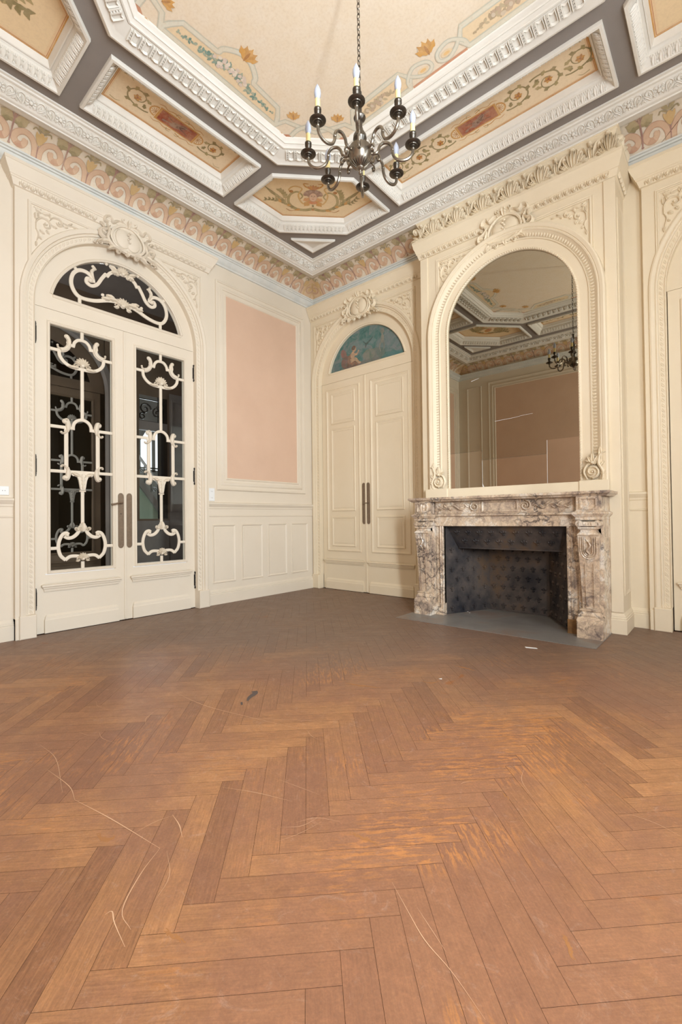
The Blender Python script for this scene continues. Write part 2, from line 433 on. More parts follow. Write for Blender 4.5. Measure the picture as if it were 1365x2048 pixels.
    # flat painted shapes
    def stroke(s, pts, w0, w1, col, layer=1, mid=None):
        s.cur = col; P = [Vector(p[:2]) for p in pts]; N = len(P); V = []; h = s.lay(layer)
        for i in range(N):
            h += 8e-6; t = P[min(i+1, N-1)]-P[max(i-1, 0)]; t = t.normalized() if t.length > 0 else Vector((1, 0)); n = Vector((-t.y, t.x))
            x = i/(N-1); w = (w0+(w1-w0)*x) if mid is None else ((w0+(mid-w0)*2*x) if x < .5 else (mid+(w1-mid)*(2*x-1)))
            V += [(P[i].x-n.x*w/2, P[i].y-n.y*w/2, h), (P[i].x+n.x*w/2, P[i].y+n.y*w/2, h)]
        s.add(V, [(2*i, 2*i+2, 2*i+3, 2*i+1) for i in range(N-1)])
    def blob(s, cu, cw, ru, rw, col, layer=1, rot=0, n=12):
        s.cur = col; c, q = math.cos(rot), math.sin(rot); hh = s.lay(layer)
        s.add([(cu+ru*math.cos(2*PI*k/n)*c-rw*math.sin(2*PI*k/n)*q, cw+ru*math.cos(2*PI*k/n)*q+rw*math.sin(2*PI*k/n)*c, hh) for k in range(n)], [tuple(range(n))])
    def pleaf(s, base, tip, w, col, layer=1, lobes=0, n=7):
        s.cur = col; b = Vector(base); t = Vector(tip); d = t-b; L = d.length
        if L < 1e-6: return
        d /= L; nn = Vector((-d.y, d.x)); V = []; h = s.lay(layer)
        for i in range(n+1):
            x = i/n; c = b+d*L*x; wd = w/2*math.sin(PI*x)**.8*(1+(.35*math.sin(PI*lobes*x*2) if lobes else 0)) if 0 < i < n else .0003
            V += [(c.x-nn.x*wd, c.y-nn.y*wd, h), (c.x+nn.x*wd, c.y+nn.y*wd, h)]
        s.add(V, [(2*i, 2*i+2, 2*i+3, 2*i+1) for i in range(n)])
    def ppoly(s, pts, col, layer=1): s.cur = col; s.poly(pts, s.lay(layer))
    def merge(s, o, Mx=None, flip=1):
        b = len(s.v)
        for p in o.v:
            q = Vector(p)
            if Mx is not None: q = Mx @ q
            s.v.append(tuple(q))
        s.f += [tuple(b+i for i in f) for f in o.f]; s.c += o.c
    def build(s, name, mat, parent=None, fr=None, mx=None, sharp=32, smooth=True, col=False, recalc=True):
        me = bpy.data.meshes.new(name)
        v = s.v if fr is None else [tuple(fr @ Vector(p)) for p in s.v]
        me.from_pydata(v, [], s.f); me.validate()
        if recalc:
            bm = bmesh.new(); bm.from_mesh(me)
            bmesh.ops.recalc_face_normals(bm, faces=bm.faces); bm.to_mesh(me); bm.free()
        if col and len(me.polygons) == len(s.c):
            ca = me.color_attributes.new('Col', 'FLOAT_COLOR', 'CORNER')
            for p in me.polygons:
                for li in p.loop_indices: ca.data[li].color = s.c[p.index]
        if smooth:
            me.shade_smooth(); me.set_sharp_from_angle(angle=math.radians(sharp))
        me.materials.append(mat)
        o = bpy.data.objects.new(name, me); COL.objects.link(o)
        if parent is not None: o.parent = parent
        if mx is not None:
            if parent is not None: o.matrix_local = mx
            else: o.matrix_world = mx
        return o
def tag(o, label=None, cat=None, group=None, kind=None):
    if label: o['label'] = label
    if cat: o['category'] = cat
    if group: o['group'] = group
    if kind: o['kind'] = kind
    return o
def struct(o): o['kind'] = 'structure'; return o
def thing(name, mx, label, cat, group=None, kind=None):
    e = bpy.data.objects.new(name, None); e.empty_display_size = .1; COL.objects.link(e); e.matrix_world = mx
    return tag(e, label, cat, group, kind)
def rectpath(u0, u1, w0, w1):   # counter-clockwise: left of travel is inward
    return [(u0, w0), (u1, w0), (u1, w1), (u0, w1)]
def along(path, step, closed=False, start=.5):
    """positions + tangents spaced along a polyline"""
    P = [Vector(p[:2]) for p in path]
    if closed: P.append(P[0].copy())
    L = [(P[i+1]-P[i]).length for i in range(len(P)-1)]; tot = sum(L); n = max(1, round(tot/step)); out = []
    for k in range(n):
        d = (k+start)*tot/n; i = 0
        while i < len(L)-1 and d > L[i]: d -= L[i]; i += 1
        t = (P[i+1]-P[i]).normalized(); out.append((P[i]+t*d, t))
    return out
def offs(path, a, closed=False):
    P = [Vector(p[:2]) for p in path]; N = len(P); out = []
    for i in range(N):
        d1 = (P[i]-P[i-1]).normalized() if (closed or i > 0) else None
        d2 = (P[(i+1) % N]-P[i]).normalized() if (closed or i < N-1) else None
        d1 = d1 or d2; d2 = d2 or d1
        n1 = Vector((-d1.y, d1.x)); n2 = Vector((-d2.y, d2.x)); n = (n1+n2).normalized(); n *= 1/max(.35, n.dot(n1))
        out.append((P[i].x+n.x*a, P[i].y+n.y*a))
    return out

# ================================================================== SETTING
def plan(mb, path, prof, closed=False, caps=True):
    """sweep in plan: path (u, h), profile (out, w) -> local (u, w, h)"""
    t = MB(); t.sweep(path, prof, closed, caps)
    mb.merge(t, Matrix(((1, 0, 0, 0), (0, 0, 1, 0), (0, 1, 0, 0), (0, 0, 0, 1))))

# floor: herringbone boards, each its own grain direction and tone
def make_floor():
    Wd, L = .0757, .53
    g = .0004
    verts, faces, uvs, cols = [], [], [], []
    ox, oy = 4.18, -3.604
    s2 = math.sqrt(.5)
    def tow(p, q): return (ox+(p-q)*s2, oy+(p+q)*s2)
    def inside_clip(poly):
        def clip(P, f):
            out = []
            for i in range(len(P)):
                a, b = P[i], P[(i+1) % len(P)]; fa, fb = f(a), f(b)
                if fa >= 0: out.append(a)
                if (fa >= 0) != (fb >= 0):
                    t = fa/(fa-fb); out.append(tuple(a[k]+(b[k]-a[k])*t for k in range(4)))
            return out
        for f in (lambda p: p[0]-.002, lambda p: RX-.002-p[0], lambda p: -.002-p[1], lambda p: p[1]+RY-.002):
            poly = clip(poly, f)
            if len(poly) < 3: return []
        return poly
    rnd = random.Random(3)
    for mcol in range(-4, 9):
        for k in range(-30, 70):
            for kind in (0, 1):
                if kind == 0: p0, q0, lp, lq = k*Wd-mcol*L, k*Wd+mcol*L, L, Wd
                else: p0, q0, lp, lq = (k-1)*Wd-mcol*L, k*Wd+mcol*L, Wd, L
                c = [(p0+g, q0+g), (p0+lp-g, q0+g), (p0+lp-g, q0+lq-g), (p0+g, q0+lq-g)]
                w = [tow(*x) for x in c]
                if max(x for x, y in w) < 0 or min(x for x, y in w) > RX or max(y for x, y in w) < -RY or min(y for x, y in w) > 0: continue
                so = rnd.uniform(0, 40)
                loc = [((p-p0)+so, (q-q0)+so*3) if kind == 0 else ((q-q0)+so, (p-p0)+so*3) for p, q in c]
                P = inside_clip([(w[i][0], w[i][1], loc[i][0], loc[i][1]) for i in range(4)])
                if not P: continue
                b = len(verts); verts += [(x, y, 0) for x, y, _, _ in P]; faces.append(tuple(range(b, b+len(P))))
                uvs.append([(a, d) for _, _, a, d in P])
                tone = min(1, max(0, rnd.gauss(.42, .17)+(.22 if kind == 0 else -.06)))
                cols.append((tone, rnd.random(), 0, 1))
    me = bpy.data.meshes.new('floor'); me.from_pydata(verts, [], faces)
    me.uv_layers.new(name='UVMap'); me.color_attributes.new('Col', 'FLOAT_COLOR', 'CORNER')
    uvl = me.uv_layers['UVMap']; ca = me.color_attributes['Col']
    for p in me.polygons:
        for j, li in enumerate(p.loop_indices):
            uvl.data[li].uv = uvs[p.index][j]; ca.data[li].color = cols[p.index]
    me.materials.append(M['floor'])
    o = bpy.data.objects.new('floor', me); COL.objects.link(o); struct(o)
    b = MB(); b.box(0, RX, -RY, 0, -.06, -.0012); b.build('subfloor', M['gapdark'], o)
    sc = MB()
    lines = [([(2.097, -3.27), (2.28, -3.27), (2.464, -3.248), (2.923, -3.138)], .005), ([(2.417, -3.989), (2.6, -3.975), (2.705, -3.992)], .004),
             ([(2.705, -3.992), (2.9, -3.955), (3.149, -3.919)], .005), ([(3.149, -3.919), (3.2, -4.0), (3.277, -4.082), (3.347, -4.093)], .004),
             ([(3.258, -4.115), (3.262, -4.10), (3.30, -4.11), (3.38, -4.121)], .005), ([(3.037, -3.818), (3.10, -3.83), (3.157, -3.853)], .005),
             ([(2.169, -3.944), (2.35, -3.94), (2.624, -4.004)], .003), ([(3.034, -3.626), (3.15, -3.57), (3.284, -3.523)], .003),
             ([(3.735, -3.59), (3.809, -3.635), (3.882, -3.677), (3.963, -3.704), (4.053, -3.746)], .003), ([(3.824, -3.614), (3.933, -3.672)], .002),
             ([(2.604, -3.245), (2.82, -3.103), (3.029, -2.966)], .0022), ([(3.156, -3.465), (3.331, -3.437)], .002)]
    rr = random.Random(11)
    for i in range(38):
        x, y = rr.uniform(1.6, 4.6), rr.uniform(-4.3, -2.2); a = rr.uniform(0, 2*PI); l = rr.uniform(.04, .2)
        lines.append(([(x, y), (x+l*.5*math.cos(a)+rr.uniform(-.01, .01), y+l*.5*math.sin(a)), (x+l*math.cos(a+.2), y+l*math.sin(a+.2))], rr.uniform(.0012, .0025)))
    for pts, w in lines:
        q = cr(pts, 5); sc.stroke(q, w*.15, w*.15, (1, 1, 1, 1), 1, mid=w*.62)
    sc.build('scratch_marks', M['scratch'], o, smooth=False)
    dk = MB()
    dk.stroke(cr([(2.40, -2.98), (2.43, -3.0), (2.45, -3.05), (2.48, -3.09)], 5), .03, .01, (1, 1, 1, 1), 1, mid=.03)
    dk.stroke(cr([(2.47, -3.12), (2.50, -3.14)], 4), .01, .01, (1, 1, 1, 1), 1)
    dk.build('scuff_marks', M['scuff'], o, smooth=False)
    stn = MB(); rs = random.Random(2)
    for pts, w in (([(3.058, -1.892), (3.13, -1.897), (3.198, -1.902)], .030), ([(2.71, -2.571), (2.817, -2.544), (2.923, -2.498)], .030), ([(3.638, -1.832), (3.662, -1.762), (3.689, -1.677)], .014), ([(3.529, -3.515), (3.571, -3.508), (3.624, -3.504)], .020),
                   ([(4.117, -3.464), (4.133, -3.489), (4.152, -3.517)], .016), ([(3.806, -3.026), (3.841, -3.051)], .012), ([(3.04, -2.263), (3.094, -2.261), (3.119, -2.2)], .022), ([(2.943, -4.011), (2.991, -4.005), (2.996, -3.978)], .030), ([(3.41, -4.043), (3.44, -4.035), (3.479, -4.03)], .018)):
        q = cr(pts, 6)
        for k in range(3): stn.stroke([(x+rs.uniform(-.006, .006), y+rs.uniform(-.006, .006)) for x, y in q[k:len(q)-2+k]], w*.1, w*.1, (1, 1, 1, 1), .3+k*.1, mid=w*rs.uniform(.25, .45))
    stn.build('varnish_stains', M['stain'], o, smooth=False)
make_floor()

ARC_C, ARC_R = 2.80, .80
DCS = {'l': -2.6175, 'b': .885, 'r': 4.80}
def wall(name, fr, u0, u1, holes, mat):
    """wall plane with door-shaped holes, 0.12 deep reveals"""
    mb = MB(); x = u0
    for (uc, hw, top) in holes:
        mb.quad(x, uc-hw, 0, RZ+.1); mb.quad(uc-hw, uc+hw, top, RZ+.1)
        for e in (uc-hw, uc+hw): mb.add([(e, 0, 0), (e, 0, -.14), (e, top, -.14), (e, top, 0)], [(0, 1, 2, 3)])
        mb.add([(uc-hw, top, 0), (uc+hw, top, 0), (uc+hw, top, -.14), (uc-hw, top, -.14)], [(0, 1, 2, 3)])
        x = uc+hw
    mb.quad(x, u1, 0, RZ+.1)
    return struct(mb.build(name, mat, fr=fr, smooth=False, recalc=False))
wall('wall_left', FL, -RY, 0, [(DCS['l'], .80, 3.62)], M['cream'])
wall('wall_back', FB, 0, RX, [(DCS['b'], .80, 3.62), (DCS['r'], .80, 3.62)], M['cream_warmlit'])
wall('wall_front', FO, -RX, 0, [], M['cream'])
# right wall with two unseen tall windows, the first added for fill light
mb = MB()
for a, b in ((0, 1.75), (2.95, 3.55), (4.75, RY)): mb.quad(a, b, 0, RZ+.1)
for a, b in ((1.75, 2.95), (3.55, 4.75)):
    mb.quad(a, b, 0, .45); mb.quad(a, b, 3.45, RZ+.1)
    for e in (a, b): mb.add([(e, .45, 0), (e, .45, -.1), (e, 3.45, -.1), (e, 3.45, 0)], [(0, 1, 2, 3)])
    for e in (.45, 3.45): mb.add([(a, e, 0), (b, e, 0), (b, e, -.1), (a, e, -.1)], [(0, 1, 2, 3)])
struct(mb.build('wall_right', M['cream_warmlit'], fr=FR, smooth=False, recalc=False))
for n, a in enumerate((1.75, 3.55)):
    e = thing('window_%d' % (n+1), FR, None, None, kind='structure')
    f = MB(); f.sweep(rectpath(a, a+1.2, .45, 3.45), [(0, -.04), (0, .02), (.06, .02), (.06, -.04)], closed=True)
    f.box(a+.58, a+.62, .5, 3.4, -.035, .01)
    for w in (1.2, 1.95, 2.7): f.box(a+.05, a+1.15, w-.012, w+.012, -.03, 0)
    f.build('window_frame', M['cream'], e)
    g = MB(); g.quad(a+.05, a+1.15, .5, 3.4, -.05); g.build('window_pane', M['glass'], e, smooth=False)

# blue-grey lower cornice and white crown
room = [(0, -RY), (RX, -RY), (RX, 0), (0, 0)]
mb = MB(); mb.sweep(room, [(0, 3.868), (.018, 3.870), (.022, 3.885), (.034, 3.892), (.048, 3.91), (.060, 3.925), (.064, 3.94), (.076, 3.944), (.080, 3.955), (.092, 3.96), (.094, 3.972), (.075, 3.978), (.04, 3.985)], closed=True)
struct(mb.build('trim_1', M['cool']))
croom = [(0, -5.01), (5.60, -5.01), (5.60, 0), (0, 0)]
mb = MB(); mb.sweep(croom, [(-.02, 4.36), (.04, 4.30), (.08, 4.284), (.12, 4.276), (.132, 4.268), (.146, 4.266), (.152, 4.274), (.165, 4.276), (.176, 4.283), (.272, 4.336), (.282, 4.332), (.292, 4.336), (.298, 4.346), (.316, 4.348), (.318, 4.362)], closed=True)
struct(mb.build('trim_2', M['plaster'], fr=CEIL))

# relief band on the crown: rosettes between acanthus scrolls
def crown_elem():
    e = MB()
    e.dome(0, 0, .016, .016, .004, .012, n=8)
    for k in range(8): e.dome(.026*math.cos(k*PI/4), .026*math.sin(k*PI/4), .012, .008, 0, .008, rot=k*PI/4, n=6, m=2)
    for sg in (-1, 1):
        e.rib(cr([(sg*.045, -.036), (sg*.040, 0), (sg*.050, .030), (sg*.075, .038), (sg*.092, .018), (sg*.080, .000), (sg*.068, .010)], 3), .009, .008)
        e.rleaf((sg*.055, -.040), (sg*.105, .004), .022, .008, bend=sg*.006, lobes=2, n=6)
        e.rleaf((sg*.085, -.040), (sg*.110, -.008), .016, .007, lobes=2, n=5)
        e.rleaf((sg*.052, -.02), (sg*.070, .022), .014, .007, lobes=1, n=5)
    for sg in (-1, 1):
        for bx, by, tx, ty, w in ((.022, -.036, .040, -.012, .014), (.020, .036, .038, .014, .014), (.10, .036, .108, .006, .012), (.060, -.036, .075, -.016, .014)): e.rleaf((sg*bx, by), (sg*tx, ty), w, .007, lobes=2, n=5)
        e.dome(sg*.108, -.026, .006, .006, 0, .008, n=6, m=2)
    return e
CE = crown_elem()
th = math.atan2(.053, .096)
for nm, P0, d, inn, L in (('left', (0, 0, 0), (0, -1, 0), (1, 0, 0), 5.01), ('back', (0, 0, 0), (1, 0, 0), (0, -1, 0), 5.60), ('right', (5.60, 0, 0), (0, -1, 0), (-1, 0, 0), 5.01), ('front', (0, -5.01, 0), (1, 0, 0), (0, 1, 0), 5.60)):
    d = Vector(d); inn = Vector(inn); up = Vector((0, 0, 1)); o = MB()
    n = int((L-.60)/.205)
    for k in range(n+1):
        s = .30+(L-.60)*k/n
        c = Vector(P0)+d*s+inn*.224+up*4.3095
        t = inn*math.cos(th)+up*math.sin(th); nn = inn*math.sin(th)-up*math.cos(th)
        o.merge(CE, frame(d, t, nn, c))
    struct(o.build('trim_3', M['plaster'], fr=CEIL))

# painted frieze below the crown
C_PINK, C_PINK2, C_CREAM = S(210, 176, 150), S(192, 150, 126), S(226, 214, 196)
C_OLIVE, C_OLIVE2, C_MAUVE, C_YEL = S(172, 158, 124), S(150, 138, 104), S(160, 122, 116), S(204, 170, 116)
def frieze_motif():
    p = MB(); H = .385/2
    for sg in (-1, 1):
        pts = cr([(sg*(H-.018), -.005), (sg*(H-.022), .075), (sg*(H-.055), .13), (sg*(H-.105), .148), (sg*.045, .125), (sg*.026, .085), (sg*.045, .055), (sg*.082, .052), (sg*.102, .078), (sg*.098, .094)], 5)
        p.stroke(pts, .040, .040, C_PINK2, 1, mid=.048)
        p.stroke(pts, .030, .032, C_PINK, 2, mid=.038)
        p.blob(sg*.096, .088, .017, .017, C_PINK, 3)
        p.pleaf((sg*.0, .185), (sg*.095, .235), .075, C_OLIVE, 2, 2)
        p.pleaf((sg*.0, .19), (sg*.075, .175), .04, C_OLIVE2, 3, 2)
        p.pleaf((sg*.02, .20), (sg*.06, .29), .045, C_OLIVE, 3, 2)
        # tulip at the joint, half on each side
        p.stroke(cr([(sg*H, 0), (sg*H, .05), (sg*H, .11)], 4), .009, .007, C_MAUVE, 3.4+sg*.3)
        p.pleaf((sg*H, .10), (sg*(H-.004), .205), .055, C_YEL, 4.4+sg*.3)
        p.pleaf((sg*H, .115), (sg*(H-.038), .20), .03, C_YEL, 5.4+sg*.3)
        p.stroke(cr([(sg*(H-.01), .20), (sg*(H-.05), .225), (sg*(H-.065), .20)], 4), .012, .008, C_OLIVE2, 4)
        p.pleaf((sg*H, .21), (sg*(H-.045), .275), .03, C_OLIVE, 4)
    p.stroke(cr([(0, .03), (.003, .11), (0, .20), (-.004, .25)], 6), .010, .014, C_MAUVE, 4)
    for a in (.05, -.05, .02): p.stroke(cr([(0, .2), (a*.6, .26), (a*1.3, .30)], 5), .006, .004, C_MAUVE, 4)
    p.blob(0, .032, .010, .007, C_MAUVE, 5)
    return p
FM = frieze_motif()
CORN = MB()
for sg in (-1, 1):
    CORN.stroke(cr([(sg*.05, .02), (sg*.055, .12), (sg*.03, .17), (0, .185)], 4), .010, .010, C_YEL, 2)
    CORN.stroke(cr([(0, .05), (sg*.035, .07), (sg*.04, .10), (sg*.015, .115), (sg*.01, .09)], 4), .012, .008, C_PINK2, 3)
    CORN.stroke(cr([(0, .13), (sg*.025, .15), (sg*.02, .17)], 4), .008, .006, C_YEL, 3)
CORN.blob(0, .095, .016, .03, C_YEL, 3)
CA, CB = .325, .150                      # cove: quarter ellipse from the wall out to the crown
_tab = [(0, 0, 0)]
for _i in range(1, 61):
    _t = _i/60*PI/2; _x, _z = CA*(1-math.cos(_t)), CB*math.sin(_t)
    _tab.append((_tab[-1][0]+math.hypot(_x-_tab[-1][1], _z-_tab[-1][2]), _x, _z))
def cove(u, t, h):
    t = max(0, min(t, _tab[-1][0]-1e-5)); k = 0
    while _tab[k+1][0] < t: k += 1
    a, b = _tab[k], _tab[k+1]; f = (t-a[0])/(b[0]-a[0]); x = a[1]+(b[1]-a[1])*f; z = a[2]+(b[2]-a[2])*f
    d = Vector((b[1]-a[1], b[2]-a[2])).normalized()
    return (u, 3.98+z-h*d.x*0-h*abs(d.x), x+h*d.y)
def frieze(fr, u0, u1, phase, crack=False):
    mb = MB(); mb.cur = C_CREAM; Lt = _tab[-1][0]; K = 24
    mb.add([(u, Lt*i/K, 0) for i in range(K+1) for u in (u0+.02, u1-.02)], [(2*i, 2*i+1, 2*i+3, 2*i+2) for i in range(K)])
    for k in range(-20, 20):
        u = phase+k*.385
        if u-.2 < u0+.20 or u+.2 > u1-.20: continue
        mb.merge(FM, Matrix.Translation((u, .004, .003)) @ Matrix.Diagonal((1, 1.16, 1, 1)))
    for e in (u0+.165, u1-.165):
        mb.cur = S(214, 182, 148); mb.add([(u, Lt*i/K, .0012) for i in range(K+1) for u in (e-.115, e+.105)], [(2*i, 2*i+1, 2*i+3, 2*i+2) for i in range(K)])
        mb.merge(CORN, Matrix.Translation((e-.01, .004, .003)) @ Matrix.Diagonal((1.25, 1.3, 1, 1)))
    if crack: mb.stroke(cr([(4.32, .26), (4.25, .20), (4.17, .13), (4.09, .062), (4.035, .018), (3.98, .002)], 5), .003, .002, S(96, 70, 58), 8, mid=.005)
    mb.v = [cove(*p) for p in mb.v]
    o = mb.build('trim_4', M['painting'], fr=fr @ T(0, 0, .045), smooth=False, col=True); struct(o)
frieze(FL, -RY, 0, -2.022)
frieze(FB, 0, RX, .45, True)
frieze(FR, 0, RY, .45)
frieze(FO, -RX, 0, -.45)

# ------------------------------------------------------------------ ceiling
def mir(pts, mu, mw):
    q = [((5.55-u) if mu else u, (4.95-w) if mw else w) for u, w in pts]
    return q if mu == mw else q[::-1]
HEX = [(.43, 1.0), (1.0, .43), (1.615, .43), (1.615, 1.06), (1.05, 1.64), (.43, 1.64)]
TRI = [(.43, .43), (.81, .43), (.43, .81)]
OCT = [(1.70, 1.19), (3.85, 1.19), (4.36, 1.70), (4.36, 3.25), (3.85, 3.76), (1.70, 3.76), (1.19, 3.25), (1.19, 1.70)]
hexes = [mir(HEX, a, b) for a, b in ((0, 0), (1, 0), (0, 1), (1, 1))]
tris = [mir(TRI, a, b) for a, b in ((0, 0), (1, 0), (0, 1), (1, 1))]
rects = [rectpath(.44, 1.05, 1.78, 3.17), rectpath(1.74, 3.808, .437, 1.053), rectpath(4.50, 5.11, 1.78, 3.17), rectpath(1.74, 3.808, 3.895, 4.51)]
def inset(p, a): return offs(p, a, True)
mb = MB()
mb.tess([[(0, 0), (5.6, 0), (5.6, 5.0), (0, 5.0)]]+[inset(x, .01)[::-1] for x in hexes+rects]+[inset(OCT, .01)[::-1]], 0)
mb.build('ceiling', M['greyband'], fr=FC, smooth=False)['kind'] = 'structure'
mb = MB(); mb.quad(-.5, RX+.5, -.5, RY+.5, -.2); struct(mb.build('ceiling', M['canvas'], fr=FC, smooth=False))

E_leaf = MB(); E_leaf.rleaf((0, -.024), (0, .024), .034, .010, lobes=3, n=7)
for _x, _y in ((.021, -.017), (-.010, -.020), (.010, -.020), (.022, .004), (.016, .018), (-.016, .018)): E_leaf.dome(_x, _y, .006, .006, 0, .009, n=6, m=2)
E_leaf.rleaf((.022, -.012), (.022, .022), .012, .008, lobes=1, n=4)
def band(mb, path, a, step, el, hc, slope, closed=True, margin=.03):
    q = offs(path, a, closed); n = len(q)
    for i in range(n if closed else n-1):
        A = Vector(q[i]); B = Vector(q[(i+1) % n]); L = (B-A).length-2*margin; t = (B-A).normalized(); nn = Vector((-t.y, t.x))
        k = max(1, round(L/step))
        for j in range(k):
            c = A+t*(margin+(j+.5)*L/k)
            mb.merge(el, Matrix(((t.x, nn.x, 0, c.x), (t.y, nn.y, 0, c.y), (0, -slope, 1, hc), (0, 0, 0, 1))))
COFP = [(0, -.002), (0, .022), (.004, .030), (.022, .032), (.028, .026), (.031, .014), (.074, -.026), (.077, -.042), (.092, -.056), (.095, -.050), (.103, -.054), (.108, -.075), (.120, -.100)]
G_PEACH, G_LIGHT = S(236, 205, 164), S(240, 218, 186)
C_RUST, C_OCH, C_OCH2, C_GRN, C_GRN2, C_RED = S(196, 132, 88), S(204, 148, 76), S(176, 116, 56), S(166, 150, 104), S(138, 126, 86), S(160, 80, 60)
def border(p, path, layer=1):
    for a, w, c in ((.004, .012, C_OCH), (.016, .005, C_RUST)):
        q = offs(path, a, True)
        for i in range(len(q)): p.stroke([q[i], q[(i+1) % len(q)]], w, w, c, layer)
def rinceau(p, cx, cy, r, sx, sy, layer=2, leafc=C_GRN, flower=C_OCH2):
    f = lambda q: [(cx+x*sx*r, cy+y*sy*r) for x, y in q]
    p.stroke(f(cr([(-1.5, -.9), (-1.0, -1.05), (-.2, -1.0), (.7, -.6), (.95, .1), (.6, .75), (-.1, .9), (-.65, .5), (-.6, -.1), (-.15, -.4), (.3, -.15)], 5)), r*.16, r*.08, C_GRN2, layer)
    for a in range(7):
        an = a*.85; b = (.85*math.cos(an), .85*math.sin(an)); t = (1.35*math.cos(an+.45), 1.25*math.sin(an+.45))
        q = f([b, t]); p.pleaf(q[0], q[1], r*.36, leafc if a % 2 else C_GRN2, layer+1, 2)
    for a in range(6):
        q = f([(0, 0), (.42*math.cos(a*1.05), .42*math.sin(a*1.05))]); p.pleaf(q[0], q[1], r*.26, flower if a % 2 else C_OCH, layer+2)
    p.blob(cx, cy, r*.1, r*.1, C_RED, layer+3)
def paint_rect(A, B, ns):
    p = MB(); p.ppoly([(-A, -B), (A, -B), (A, B), (-A, B)], G_PEACH, 0)
    border(p, rectpath(-A, A, -B, B))
    p.ppoly(rectpath(-A+.03, A-.03, -B+.03, B-.03), G_LIGHT, 1)
    p.ppoly(rectpath(-.185, .185, -.072, .072), C_OCH, 2); p.ppoly(rectpath(-.165, .165, -.060, .060), C_RED, 3)
    gr, gd = S(150, 118, 108), S(104, 70, 66)
    p.blob(.01, 0, .075, .028, gr, 4, .5); p.blob(.03, .012, .05, .018, gd, 5, .7)
    p.stroke(cr([(-.12, -.03), (-.04, -.01), (.05, .03), (.12, .035)], 4), .010, .006, gr, 6)
    p.stroke(cr([(-.10, .03), (0, 0), (.11, -.03)], 4), .006, .006, gd, 6)
    p.stroke(cr([(-.06, -.03), (-.02, .025), (.04, -.025), (.08, .01)], 4), .008, .004, gr, 6)
    p.blob(-.11, -.028, .02, .012, gr, 7, .3)
    for sg in (-1, 1):
        p.ppoly([(sg*.19, -.06)]+[(sg*(.19+.062*math.cos(a*PI/8-PI/2)), .06*math.sin(a*PI/8-PI/2)) for a in range(9)], C_OCH, 3)
        p.ppoly([(sg*.195, -.045)]+[(sg*(.195+.045*math.cos(a*PI/8-PI/2)), .045*math.sin(a*PI/8-PI/2)) for a in range(9)], G_LIGHT, 4)
        for a in range(5): p.stroke([(sg*.195, 0), (sg*(.195+.04*math.cos(a*.6-1.2)), .04*math.sin(a*.6-1.2))], .004, .006, C_OCH2, 5)
        for t in (-1, 1):
            p.stroke(cr([(sg*.02, t*.085), (sg*.08, t*.10), (sg*.13, t*.082), (sg*.17, t*.10), (sg*.21, t*.085)], 4), .007, .004, C_OCH, 3)
            p.stroke(cr([(sg*.06, t*.085), (sg*.05, t*.11), (sg*.02, t*.105)], 4), .006, .003, C_GRN, 4)
        x = .36
        for k in range(ns):
            rinceau(p, sg*x, .008*(-1)**k, .082, sg, (-1)**k); x += .235
            if k < ns-1: p.pleaf((sg*(x-.12), 0), (sg*(x-.06), .03*(-1)**k), .03, C_GRN, 4, 2)
        if x+.05 < A:
            for a in range(6): p.pleaf((sg*(x+.0), 0), (sg*(x+.06*math.cos(a*1.05)), .06*math.sin(a*1.05)), .035, C_OCH if a % 2 else C_RUST, 4, 1)
            p.stroke(spiral(sg*x, 0, .075, .05, 0, 1.2), .005, .003, C_GRN2, 3)
        for t in (-1, 1):
            p.stroke(cr([(sg*(A-.05), t*(B-.05)), (sg*(A-.10), t*(B-.04)), (sg*(A-.13), t*(B-.06))], 4), .006, .003, C_GRN, 3)
    return p
def twig(p, x, y, a, L, col, layer, n=5, w=.03):
    c = [(x+L*t*math.cos(a+.5*t), y+L*t*math.sin(a+.5*t)) for t in (0, .25, .5, .75, 1)]
    p.stroke(c, .006, .003, C_GRN2, layer)
    for k in range(n):
        t = (k+1)/n; bx, by = x+L*t*math.cos(a+.5*t), y+L*t*math.sin(a+.5*t)
        for sg in (-1, 1):
            aa = a+.5*t+sg*.7; p.pleaf((bx, by), (bx+L*.30*math.cos(aa), by+L*.30*math.sin(aa)), w, col, layer+1, 1)
